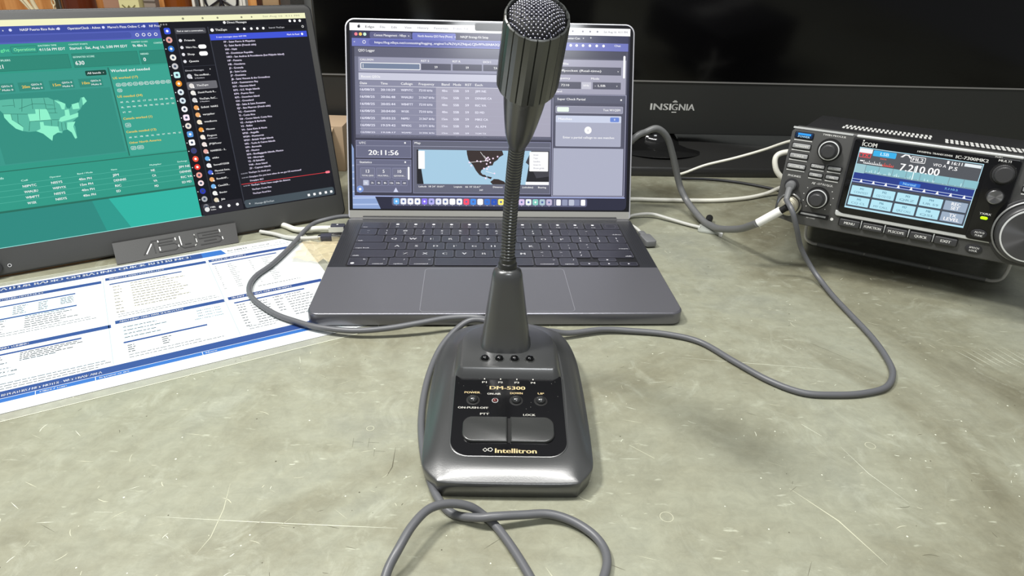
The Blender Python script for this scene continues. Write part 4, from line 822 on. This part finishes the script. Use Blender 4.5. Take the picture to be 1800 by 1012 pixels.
# ------------------------------------------------------------------ radio transceiver (local mm: x right and y up on its face, z towards the viewer; origin at the display's lower left corner)
RM = frameM((.3104, .6095, .0747), -.4996, 1.4598)
rad = thing('radio_transceiver', 'black radio transceiver with lit colour display, propped on its wire stand at the right', 'radio', RM)
rp = mat('radio_face', '4c4c4b', .42, bump=(900, .1, .0004)); rb = mat('radio_case', '262627', .42, bump=(900, .15, .0004)); rk = mat('radio_knob', '3b3b3c', .34); rkl = mat('radio_key_grey', '9c9d9d', .4)
lw = mat('lettering_white', 'eeeeea', .5)
b = MB(MM); b.slab(rrect(-57, -22, 174.6, 61, 3, 4), -214, -8, rb, 1.5, 2, True)
vent = mat('vent_light_edge', 'e4e4e0', .4)
b.build('case', rad)
b = MB(MM @ Matrix(((1, 0, 0, 0), (0, 0, 1, 61), (0, -1, 0, 0), (0, 0, 0, 1))))   # x right, y back, z up on the top cover
for j in range(2):
    for i in range(21): b.box(-24+i*3.9+j*1.4, 84+j*22, .02, -21.9+i*3.9+j*1.4, 98+j*22, .6, vent)
for j in range(2):
    for i in range(24): b.box(68+i*4.2+j*.8, 70+j*20, .02, 70.4+i*4.2+j*.8, 82+j*20, .6, vent)
b.build('top_vents', rad, smooth=False)
b = MB(MM)
ol = [(-61, 60), (-57.5, 64.5), (175, 64.5), (178.6, 61), (177.5, -18), (168, -26.5), (-42, -26.5), (-56.5, -23.5), (-61, -17)]
b.slab(ol, -14, 0, rp, 1.2, 3); b.build('front_panel', rad)
b = MB(MM); b.slab(rrect(-60.4, 62.9, -8.5, 64.6, .5, 2), -1, .35, silver); b.build('trim_strip', rad)
b = MB(MM); b.slab(rrect(-7.4, -8.0, 121.8, 64.2, 7, 6, (7, 9, 3, 3)), -1, 2.6, dark, .8, 3)
b.slab(rrect(-7.2, -11.0, 121.6, -6, 2, 6, (2.5, 2.5, .5, .5)), -1, 2.4, silver, .8, 3); b.slab(rrect(-5.5, 62.2, 121.4, 64.6, 1, 3), -1, 2.9, silver, .8, 3)
b.slab(rrect(-6.0, -7.2, 121, 61.2, 6, 6, (6, 8, 2.5, 2.5)), 1.5, 3.2, gloss, .5, 2)
b.slab(rrect(98.5, -9.8, 121, 55, 4, 6), 1.5, 3.4, gloss, .5, 2); b.build('display_bezel', rad)
z = 3.25
b = MB(MM); b.text('ICOM', .6, 57.4, z, lw, 3.6, 12, 'l', .04); b.disc(1.2, 60.3, .7, z, lw, 8); b.build('maker_logo', rad, smooth=False)
b = MB(MM)
b.text('HF/50MHz TRANSCEIVER', 44.7, 57.5, z, lw, 1.5, 27, 'l', .02); b.text('IC-7300MK2', 74, 57.4, z, lw, 2.6, 24, 'l', .035); b.build('model_lettering', rad, smooth=False)
b = MB(MM); b.text('PUSH', 101.5, 61.8, z+.3, lw, 1.2, 5); b.text('MULTI', 104.6, 59.3, z+.3, lw, 1.8, 9, 'l', .03); b.build('multi_lettering', rad, smooth=False)
b = MB(MM); b.text('TX/RX', 103.6, 13.6, z+.3, lw, 1.7, 8.6, 'l', .03); b.build('light_lettering', rad, smooth=False)
# display
b = MB(MM); D0, D1, D2, D3 = 3.26, 3.30, 3.34, 3.38; W_ = scr('ffffff')
def Q(x0, y0, x1, y1, zz, c, r=0): b.rect(x0, y0, x1, y1, zz, scr(c), r)
b.box(-.6, -1.6, 3.0, 95.6, 54.5, 3.24, scr('b9e4f4')); Q(0, 0, 95, 53.9, D0, '4c5058'); Q(0, 36, 95, 53.9, D1, '56595e')
Q(0, 49.8, 10.5, 53.6, D2, 'f4f8fb', .5); b.frame(.5, 45.7, 9.9, 49.6, .45, D2, scr('ff4a50')); b.text('TX', 5.2, 47.7, D3, scr('ff4a50'), 2.4, 6, 'c', .04)
Q(11.2, 48.2, 29.7, 53.3, D2, '3fb4ec', .8); b.text('LSB', 20.5, 50.8, D3, scr('d8f4ff'), 2.6, 7, 'c', .03); b.text('DATA', 20.5, 46.6, D3, scr('ff7060'), 1.2, 5, 'c')
b.poly([(33, 50.6), (36, 53.4), (39.5, 53.4), (42, 50.6), (40.5, 50.6), (38.6, 52.6), (36.8, 52.6), (35, 50.6)], D3, W_)
b.frame(41.5, 47.6, 52.8, 52.8, .5, D2, W_, .8); b.text('FIL2', 47.1, 50.2, D3, W_, 2.8, 8.5, 'c', .03)
b.text('7.210.00', 34.8, 42.2, D3, W_, 6.2, 31, 'l', .03); b.text('VFO A', 59.2, 48.2, D3, W_, 2.4, 10); b.text('P.S', 71.5, 47.2, D3, W_, 3, 6.5, 'l', .03); b.text('16:11', 72.5, 51.6, D3, W_, 2.6, 8, 'l', .03); Q(69, 50.4, 70.6, 53, D3, 'ffffff'); Q(82, 50.4, 94.5, 53, D2, 'e8f0f4')
Q(2.2, 42.2, 5, 43.2, D3, 'ffffff'); Q(5.3, 40.6, 21, 41.1, D3, 'ffffff'); Q(21, 40.6, 29.8, 41.1, D3, 'ff5a50')
for i in range(18): Q(5.5+i*1.4, 41.1, 5.9+i*1.4, 42.3+(1.2 if i % 3 == 0 else 0), D3, 'ffffff' if i < 11 else 'ff5a50')
Q(0, 32, 95, 39.6, D1+.02, '7fa0aa'); 
for i in range(8): x = 8.6+i*11; Q(x, 33.2, x+10.4, 39.4, D2, '8ec2cc')
for i in range(60): x = random.uniform(8, 94); Q(x, 33, x+.5, 33+random.random()**2*3, D2+.01, 'd2f2f6')
Q(46.3, 32.5, 47, 44.5, D3, 'f4ffff'); Q(0, 31.6, 8, 39.6, D2, '9fc8d0')
Q(0, 22.5, 95, 32, D1+.02, '2c3f8c'); Q(0, 25.6, 95, 26, D2, 'dcecff'); Q(0, 23.2, 95, 23.6, D2, 'dcecff')
for i in range(9): x = 7.5+i*10.2; b.poly([(x-1.2, 23.6), (x+1.2, 23.6), (x, 26.6)], D2+.01, W_)
Q(38, 26.4, 54.5, 29.8, D2+.02, '2f6cd0', .6); b.text('Normal', 46, 28.2, D3, scr('9fdcff'), 2.2, 10, 'c'); b.text('7,110.5', 78, 29.6, D3, scr('8ad0f0'), 1.6, 10, 'c')
for r_ in range(2):
    for i in range(5):
        x0 = .9+i*18.8; y0 = 11.2 if r_ == 0 else 1.2; m_ = '9fb0c4' if i == 4 else 'b8e8f6'
        Q(x0, y0, x0+17.9, y0+8.9, D2, m_, .8); b.frame(x0, y0, x0+17.9, y0+8.9, .35, D3, scr('304a60'), .8)
        t = (('M1', 'M2', 'M3', 'M4', 'REC'), ('M5', 'M6', 'M7', 'M8', 'TX'))[r_][i]; u = (('CONTEST', 'CQ CQ CQ', 'QRZ', 'UR 59', 'SET'), ('CQ CL', 'MY CALL', 'QRZ CALL', 'QSL', 'LEVEL'))[r_][i]
        ct = W_ if i == 4 else scr('5f8ea4'); b.text(t, x0+9, y0+6.3, D3, ct, 2 if i < 4 else 2.8, None, 'c', .03); b.text(u, x0+9, y0+2.8, D3, scr('7fa6b8') if i < 4 else W_, 1.9 if i < 4 else 2.8, None if i == 4 and r_ == 0 else 12, 'c', .03)
b.build('display', rad, smooth=False)
# left keys
def keycap(nm, x0, y0, x1, y1, t, m, tc, w=None, h=1.7):
    b = MB(MM); b.slab(rrect(x0-.8, y0-.7, x1+.8, y1+.7, 1, 3), -.2, .25, blackm); b.slab(rrect(x0, y0, x1, y1, .8, 3), 0, 2, m, .5, 2)
    if t: b.text(t, (x0+x1)/2, (y0+y1)/2, 2.05, tc, h, w, 'c', .03)
    b.rect(x0-.2, y0-2.6, x1+.2, y0-1.8, .06, lw); b.build(nm, rad)
b = MB(MM); b.slab(rrect(-58, 54.3, -41, 60.3, 1, 3), -.2, .25, blackm); b.slab(rrect(-57.2, 55, -41.8, 59.8, .8, 3), 0, 1.6, mat('power_key_dark', '10284a', .3), .5, 2)
b.rect(-55, 57.5, -43.6, 59.3, 1.66, scr('38a8ff')); b.text('POWER', -49.4, 56.2, 1.68, scr('b8e4ff'), 1.7, 10.5, 'c', .03); b.rect(-57.6, 52.2, -41.6, 53, .06, lw); b.build('power_key', rad)
keycap('transmit_key', -57.6, 45.4, -41.9, 49.4, 'TRANSMIT', rkl, lw, 12.5); keycap('tuner_key', -57.9, 36.1, -42.3, 40, 'TUNER', rkl, lw, 9.5); keycap('vox_key', -58.2, 26.3, -42.4, 30, 'VOX/BK-IN', rkl, lw, 12.5)
keycap('amp_key', -37.4, 29.6, -25.9, 32.6, 'P.AMP', rkl, lw, 8.5, 1.5); keycap('notch_key', -22.7, 29.8, -11.4, 32.8, 'NOTCH', rkl, lw, 8.5, 1.5); keycap('blanker_key', -37.4, 21.5, -25.9, 24.5, 'NB', rkl, lw, 4, 1.5); keycap('reduction_key', -22.7, 21.5, -11.6, 24.5, 'NR', rkl, lw, 4, 1.5)
b = MB(MM); b.text('TWIN PBT/CLR', -24, 60.6, .08, lw, 1.6, 20, 'c', .03); b.text('PHONES', -50, 18.9, .06, lw, 1.8, 11.5, 'c', .03); b.text('AF -O- RF/SQL', -24, 15.2, .06, lw, 1.8, 19, 'c', .03); b.text('SD CARD', -27, -18.2, .06, lw, 1.1, 8, 'c')
for k in range(11):
    a = math.radians(-50+k*28); b.disc(-25+13.2*math.cos(a), 2.6+13.2*math.sin(a), .42, .06, lw, 8)
b.build('panel_lettering', rad, smooth=False)
def knob(nm, x, y, r0, r1, h0, h1, z0=0., trim=True):
    b = MB(MM); b.lathe([(r0+1.4, z0-.1), (r0+1.4, z0+.3)], blackm, (x, y, 0), 40)
    b.lathe([(r0, z0), (r0, z0+h0-.6), (r0-.7, z0+h0)], rk, (x, y, 0), 96, ribs=32, ribd=.035, ribz=(z0-.1, z0+h0-.5))
    if trim: b.lathe([(r0-.6, z0+h0-.2), (r0-.4, z0+h0+.5), (r0-1.3, z0+h0+.8)], silver, (x, y, 0), 40, cap=False)
    if h1: b.lathe([(r1, z0+h0), (r1, z0+h0+h1-.8), (r1-.9, z0+h0+h1), (.2, z0+h0+h1+.1)], rk, (x, y, 0), 80, ribs=28, ribd=.04, ribz=(z0+h0, z0+h0+h1-.7))
    return b.build(nm, rad)
knob('passband_knob', -25.2, 47.4, 9.2, 6.0, 6, 9); knob('volume_knob', -25.3, 2.0, 9.2, 5.8, 6, 9)
knob('multi_knob', 110.8, 48.6, 8.0, 6.8, 3, 5, 3.3, False)
b = MB(MM); b.lathe([(7, 3.3), (7, 3.6)], blackm, (110.4, 29.2, 0), 36); b.lathe([(6, 3.5), (6, 6), (5.3, 6.6), (.1, 6.4)], mat('spun_metal', '9a9a9c', .3, .95, aniso=.9), (110.4, 29.2, 0), 40); b.build('channel_knob', rad)
b = MB(MM); b.slab(rrect(105.2, 8.8, 110.6, 11.2, 1.2, 4), 3.3, 4.1, mat('lit_green_led', '9ae000', .3, emit='a6f40a', es=1.1), .2, 1); b.build('transmit_light', rad)
for nm, x, y, w, h, z0, t in (('auto_tune_key', 108, -4, 6.2, 3.9, 3.4, ('AUTO', 'TUNE')), ('speech_key', 108.4, -18.6, 6.4, 4.0, 0, ('SPEECH', 'LOCK'))):
    b = MB(MM); b.slab([(x+w*math.cos(2*PI*i/32), y+h*math.sin(2*PI*i/32)) for i in range(32)], z0-.2, z0+1.2, dark, .5, 2); b.text(t[0], x, y+1.2, z0+1.25, lw, 1.6, 7.4, 'c', .03); b.text(t[1], x, y-1.4, z0+1.25, lw, 1.6, 6, 'c', .03); b.build(nm, rad)
# keys under the display
for i, t in enumerate(('MENU', 'FUNCTION', 'M.SCOPE', 'QUICK', 'EXIT')):
    x0 = -1.6+i*19.75; b = MB(MM); b.slab(rrect(x0-.8, -20, x0+18.2, -12.2, 1.2, 3), -.2, .3, blackm); b.slab(rrect(x0, -19.4, x0+17.4, -12.8, 1, 3), 0, 3.6, rk, .8, 3)
    b.text(t, x0+8.7, -15.9, 3.66, lw, 2.3, (9, 14, 13, 10, 8)[i], 'c', .03); b.build('menu_key', rad)
    if i < 4: b = MB(MM); b.slab(rrect(x0+18.1, -19, x0+19.1, -11.6, .3, 2), 0, 1.6, silver, .3, 1); b.build('key_divider', rad)
b = MB(MM @ T((-25.2, -15.0, 0)) @ Matrix.Rotation(.0, 4, 'Z')); b.slab(rrect(-13.6, -2.2, 13.6, 2.2, .6, 3), -.2, .5, blackm); b.slab(rrect(-11.6, -.7, 11, .9, .3, 2), .3, .9, rkl); b.disc(16.6, -.6, 1.4, .1, lw, 14); b.build('card_slot', rad)
# main dial
b = MB(MM); D = (142.5, 4.2, 0)
b.lathe([(29, 0), (29, 2.4), (27.6, 3.2)], dark, D, 64); b.lathe([(26.9, 2), (26.9, 4.2), (26.2, 4.8), (25.6, 4.8)], mat('dial_ring_grey', '8a8b8a', .35, .4), D, 64, cap=False)
b.lathe([(24.8, 3), (24.8, 16), (23.6, 17.6), (22.4, 18)], rk, D, 144, ribs=60, ribd=.02, ribz=(5, 15)); b.lathe([(22.6, 17.6), (22.0, 18.4), (21, 18.5)], silver, D, 64, cap=False)
b.lathe([(21, 18.1), (.1, 17.4)], mat('dial_face', '77777a', .3, .95, aniso=.9), D, 64); b.build('tuning_dial', rad)
for (x, y, t) in ((134, 46, 'SPEECH'), (134, 38.6, 'SPLIT'), (150, 46, 'A/B'), (150, 38.6, 'V/M')): keycap('vfo_key', x-6, y-2, x+6, y+2, t, rkl, lw, 7, 1.5)
knob('offset_knob', 167, 48, 6.4, 5, 4, 5)
# jacks, feet, stand
b = MB(MM); b.lathe([(6.4, 0), (6.4, 1.2), (5, 1.4)], dark, (-50.6, 10.2, 0), 28); b.lathe([(3.4, 1.3), (3.4, 1.5)], blackm, (-50.6, 10.2, 0), 20); b.build('phones_jack', rad)
b = MB(MM); b.lathe([(11.2, 0), (11.2, 2.2), (10.2, 3)], steel, (-48.5, -8.5, 0), 36); b.lathe([(9.6, 3), (9.6, 3.2)], blackm, (-48.5, -8.5, 0), 30); b.build('microphone_socket', rad)
inv = RM.inverted()
def loc(w): return tuple((inv @ Vector(w))*1000)
L_, R2 = Vector((.3215, .6915, .0026)), Vector((.4735, .6035, .0026)); dx = (R2-L_).normalized(); L_ = L_-dx*.004; R2 = R2+dx*.004
upL = L_+Vector((0, 0, .046))-dx*.004+Vector((.006, .010, 0)); upR = R2+Vector((0, 0, .046))+dx*.004+Vector((.006, .010, 0))
ch = mat('stand_chrome', 'e4e2d8', .3, .2)
b = MB(MM); c_ = .007
b.tube([loc(p) for p in (upL, L_+(upL-L_)*.45, L_+(upL-L_)*.22, L_+(upL-L_)*.07+dx*.0022, L_+dx*.009, L_+dx*.02, L_.lerp(R2, .5), R2-dx*.02, R2-dx*.009, R2+(upR-R2)*.07-dx*.0022, R2+(upR-R2)*.22, R2+(upR-R2)*.45, upR)], 1.7, ch, 10, smooth=6); st_ = b.build('stand', rad)
for a, c in ((.075, .325), (.335, .655), (.665, .925)): b = MB(MM); b.tube([loc(L_.lerp(R2, a)), loc(L_.lerp(R2, c))], 2.4, mat('sleeve_grey', '8a8a84', .4), 14, smooth=0); b.build('rubber_sleeve', st_)
for px_, hgt in ((-45, 0), (160, 0)):
    for zz in (-195,):
        top_ = RM @ Vector((px_*.001, -.022, zz*.001)); b = MB(MM)
        b.tube([loc(top_+Vector((0, 0, .002))), loc((top_.x, top_.y, .0005))], 8, rubber, 20, smooth=0); b.build('foot', rad)

# ------------------------------------------------------------------ cables and plugs
def cable(nm, pts, r, m, label, n=12):
    base = Vector((pts[0][0], pts[0][1], 0)); b = MB(); b.tube([Vector(p)-base for p in pts], r, m, n, smooth=8); o = b.build(nm); o.location = base; return tag(o, label, 'cable')
cable('microphone_cable', [(-.128, .724, .006), (-.150, .716, .008), (-.1735, 0.709, .010), (-.1887, 0.7030, .012), (-.2031, 0.6935, .012), (-.2153, 0.6856, .010), (-.2211, 0.6687, .008), (-.2254, 0.6393, .0045), (-.2309, 0.594, .0036), (-.2375, 0.5655, .0036), (-.2354, 0.5421, .0036), (-.2243, 0.5207, .0036), (-.1991, 0.4967, .0036), (-.1759, 0.4827, .0042), (-.1545, 0.473, .005), (-.1258, 0.4675, .006), (-.0988, 0.4693, .008), (-.0722, 0.4748, .011), (-.0501, 0.4815, .0125), (-.0270, 0.4800, .0145), (-.016, .470, .015), (-.010, .452, .014)], .0024, cable_m,
      'grey cable curving over the reference card to the back of the microphone base')
cable('audio_cable', [(.0150, .4540, .012), (.028, .469, .010), (0.0472, 0.4760, .0048), (0.0754, 0.4850, .0040), (0.0996, 0.4860, .0030), (0.1276, 0.4830, .0026), (0.1527, 0.4720, .0025), (0.1722, 0.4447, .0025), (0.1906, 0.4203, .0025), (0.2104, 0.4056, .0025), (0.2342, 0.4041, .0025), (0.256, 0.4073, .0025), (0.2758, 0.4161, .0025), (0.2898, 0.4354, .0025), (0.2958, 0.4598, .0025), (0.2983, 0.4907, .0025), (0.2973, 0.5267, .0025), (0.2962, 0.5600, .0027), (.2950, .5850, .0050), (.2880, .6000, .0140), (.2756, .6040, .0324), (.2652, .6000, .0541), (.2587, .6020, .0695), tuple(RM @ Vector((-.0501, -.0010, .0215)))], .0024, cable_m,
      'grey cable looping across the right of the desk to the radio phones jack')
cable('loop_cable', [(-.006, .456, .014), (-.016, .4655, .018), (-0.0290, 0.4680, .019), (-0.0400, 0.4640, .015), (-0.0510, 0.4480, .009), (-0.0570, 0.4273, .004), (-0.0590, 0.3964, .0026), (-0.0570, 0.36, .0026), (-0.0510, 0.3266, .0026), (-0.0435, 0.3021, .0026), (-0.0362, 0.2870, .0026), (-0.0275, 0.2785, .0026), (-0.0148, 0.2735, .0060), (-0.0055, 0.2730, .0078), (0.0099, 0.2763, .0062), (0.024, 0.2787, .005), (0.0364, 0.2752, .004), (0.0465, 0.2676, .0034), (0.0518, 0.259, .003), (0.0529, 0.2498, .003), (0.0504, 0.2402, .003), (0.046, 0.2306, .003), (.040, .216, .0026), (.030, .208, .0026), (.0205, .2120, .0025),
    (0.0169, 0.2285, .0025), (0.0142, 0.2366, .0025), (0.0094, 0.2469, .0025), (0.0026, 0.2596, .0025), (-0.0047, 0.2711, .0025), (-0.0119, 0.2784, .0030), (-0.0197, 0.2790, .0085), (-0.0304, 0.2765, .0125), (-0.0404, 0.2703, .0145), (-0.0477, 0.2582, .0145), (-0.0529, 0.2449, .012), (-0.0567, 0.2361, .008), (-0.0585, 0.2261, .004), (-.060, .213, .0026), (-.065, .17, .0026), (-.095, .09, .0026), (-.18, .03, .0026), (-.34, .00, .0026), (-.60, .03, .0026), (-.90, .12, .0026), (-1.08, .30, .0026), (-1.13, .55, .0026)], .0024, cable_m,
      'grey cable hugging the left side of the microphone base, knotted loosely in front of it')
# plug in the phones jack
pj = thing('audio_plug', 'grey right-angled plug pushed into the phones jack of the radio', 'plug', RM @ T((-.0506, .0102, 0)))
b = MB(MM); b.lathe([(4.2, 1.5), (4.6, 3), (4.6, 10), (3.6, 12), (.5, 12.6)], mat('plug_grey', '6d6e6f', .4), n=24); b.build('body', pj)
b = MB(MM); b.tube([(0, -1, 8), (0, -5, 14), (.5, -11.5, 22)], 3, mat('plug_grey', '6d6e6f', .4), 14, rf=lambda t: 3.4-t*.9, smooth=4); b.build('strain_relief', pj)
# radio hand-microphone lead
THICK = [(.095, .765, .050)]+[(.1313, .765, .0914), (.1464, .772, .0985), (.1596, .776, .1019), (.1726, .780, .0921), (.1827, .784, .0713), (.1946, .788, .0394), (.2001, .786, .0261), (.2076, .775, .0144), (.2170, .738, .0070), (.2222, .720, .0078), (.2259, .700, .0120), (.2342, .662, .0273), (.2381, .626, .0477)]
cable('thick_cable', THICK, .0038, mat('thick_grey_cable', '6a6b6b', .38),
      'thick grey cable rising behind the laptop and bending down to the white cable label')
cl = thing('microphone_plug', 'silver round plug with white wrapped label in the lower left socket of the radio', 'plug', RM @ T((-.0485, -.0085, .003)))
inv2 = cl.matrix_world.inverted() if False else (RM @ T((-.0485, -.0085, .003))).inverted()
pw2 = mat('plug_nickel', 'b9b4a0', .42, .7)
b = MB(MM); b.lathe([(8.6, 0), (8.8, 1), (8.8, 4), (8.2, 4.6), (8.6, 5.2), (8.6, 9), (7.2, 10.4), (6.2, 11), (6.2, 14), (4.4, 15)], pw2, n=48); b.lathe([(3.4, 15), (3.4, 16)], blackm, n=20); b.build('shell', cl)
q0 = Vector((0, 0, 15.)); q1 = Vector(tuple((inv2 @ Vector(THICK[-1]))*1000))
b = MB(MM); b.tube([q0.lerp(q1, .2), q0.lerp(q1, .6), q1], 4.2, mat('white_label', 'e9e9e4', .5), 16, smooth=5)
b.build('cable_label', cl)
b = MB(MM); b.tube([q0, q0.lerp(q1, .1), q0.lerp(q1, .24)], 3.2, blackm, 14, smooth=4); b.build('cable_sleeve', cl)
wc = mat('white_cable', 'dcdbd0', .45); bc = mat('braided_cable', 'c4c4be', .5, bump=(2500, .8, .0006))
cable('white_cable', [(.090, .800, .004), (0.1438, 0.8162, .003), (0.1754, 0.8169, .003), (0.2114, 0.818, .003), (0.2554, 0.822, .003), (0.295, 0.8343, .003), (0.3248, 0.8500, .004), (0.345, 0.858, .010), (.372, .862, .020)], .0026, wc, 'white cable lying straight along the desk behind the thick grey cable')
cable('braided_cable', [(.100, .742, .003), (0.1267, 0.7467, .003), (0.1413, 0.7565, .004), (0.1618, 0.7594, .005), (0.18, 0.7486, .004), (0.1974, 0.7362, .003), (0.212, 0.7255, .003)], .0019, bc, 'pale braided cable from the right side of the laptop to the small clear adapter')
cable('black_cable', [(0.2245, 0.9140, .002), (0.2643, 0.9140, .002), (0.3014, 0.905, .002), (0.3337, 0.8873, .002), (0.3609, 0.866, .002), (.39, .85, .002)], .0018, rubber, 'thin black cable on the desk just in front of the television stand')
cable('thin_white_cable', [(.222, .914, .0065), (.2322, .905, .0132), (.2563, .900, .0258), (.2896, .890, .0391), (.3197, .875, .0549), (.3404, .850, .0732), (.352, .82, .085)], .0017, wc, 'thin white cable rising from the television stand to the back of the radio')
cable('white_loop_cable', [(.405, .80, .060), (0.3700, 0.835, .0640), (0.3400, 0.840, .0630), (0.3250, 0.838, .0570), (0.3260, 0.832, .0420), (.338, .828, .030), (0.3560, 0.826, .022), (.385, .82, .02)], .0034, wc, 'thick white cable loop sticking out behind the left side of the radio')
# plugs at the sides of the laptop
mg = thing('power_plug', 'grey flat power plug and cable at the right side of the laptop', 'plug', T((.1445, .676, 0)) @ Matrix.Rotation(.2, 4, 'Z'))
b = MB(MM); b.slab(rrect(-6, -9, 6, 12, 2.5, 4), 1.5, 8.5, mat('plug_grey', '6d6e6f', .4), 1.2, 3, True); b.slab(rrect(-3.4, 11, 3.4, 24, 2, 4, (1, 1, 2, 2)), 2.6, 7.4, mat('plug_grey', '6d6e6f', .4), 1, 2, True); b.build('body', mg)
b = MB(MM); b.tube([(0, 23, 5), (-1, 34, 5.6), (-5, 46, 6), (-14, 60, 6)], 1.8, bc, 12); b.build('cable', mg)
mu = thing('metal_usb_plug', 'silver usb plug with braided cable, the nearer plug at the laptop left side', 'plug', T((-.1815, .6590, 0)) @ Matrix.Rotation(.22, 4, 'Z'))
b = MB(MM); b.slab(rrect(-20, -4.5, 3, 4.5, 1.5, 3), 3.4, 9.6, mat('plug_dark_grey', '3a3b46', .3), 1, 2, True); b.slab(rrect(-9, -4.7, 2.6, 4.7, 1, 3), 3.2, 9.8, steel, .6, 2, True); b.slab(rrect(-22.5, -3, -19, 3, 1, 3), 4.2, 8.8, steel, .4, 1, True); b.build('body', mu)
b = MB(MM); b.tube([(-22, 0, 6.4), (-32, 1, 6), (-44, 6, 4.6), (-56, 14, 3.4), (-70, 26, 3), (-84, 34, 3)], 2.1, bc, 12); b.build('cable', mu)
mu2 = thing('grey_usb_plug', 'dark grey usb plug with a white dot, the farther plug at the laptop left side', 'plug', T((-.1850, .6830, 0)) @ Matrix.Rotation(.10, 4, 'Z'))
b = MB(MM); b.slab(rrect(-12, -4.5, 3, 4.5, 1.2, 3), 3.0, 10.2, mat('plug_dark_grey', '3a3b46', .3), .8, 2, True); b.disc(-5, .5, 1, 10.25, lw, 10); b.slab(rrect(-14, -5, 2, -4.4, .2, 2), 3.4, 9, wc); b.build('body', mu2)
b = MB(MM); b.tube([(-12, 0, 6), (-24, 0, 6), (-38, -2, 5.5), (-50, 2, 4.4), (-62, 14, 3.4), (-76, 26, 3)], 3.0, wc, 12); b.build('cable', mu2)
# scraps on the desk
cp = bpy.data.materials.new('clear_plastic_film'); cp.use_nodes = True; cb_ = cp.node_tree.nodes['Principled BSDF']; cb_.inputs['Base Color'].default_value = (.85, .72, .46, 1); cb_.inputs['Roughness'].default_value = .1; cb_.inputs['Alpha'].default_value = .45
b = MB(T((-.196, .628, .001))); rg = random.Random(5); G = 9; vv = []
for j in range(G):
    for i in range(G): vv.append(((i/(G-1)-.5)*.046+rg.uniform(-.002, .002), (j/(G-1)-.5)*.05+rg.uniform(-.002, .002), .0006+rg.random()*.0045))
ff = []
for j in range(G-1):
    for i in range(G-1): a = j*G+i; ff += [(a, a+1, a+G+1), (a, a+G+1, a+G)]
b.add(vv, ff, cp); tag(b.build('plastic_bag', smooth=False), 'crumpled clear plastic bag between the reference card and the laptop', 'plastic bag')
ad = thing('clear_adapter', 'small clear plastic adapter with a black round end under the thick grey cable', 'adapter', T((.222, .722, 0)) @ Matrix.Rotation(-.35, 4, 'Z'))
cl_ = mat('clear_plastic', 'c4c8c0', .1, alpha=.5)
b = MB(MM); b.slab(rrect(-13, -9, 15, 13, 4, 4), .2, 3.4, cl_, 1, 2, True); b.build('body', ad)
b = MB(MM); b.tube([(-4, 16, 4.2), (-4, 31, 5)], 4, blackm, 20, smooth=0); b.build('end_cap', ad)
b = MB(MM); b.lathe([(2.2, .3), (2.2, 3.6), (1.2, 4.2)], whitei, (13, -10.5, 0), 16); b.build('white_tip', ad)
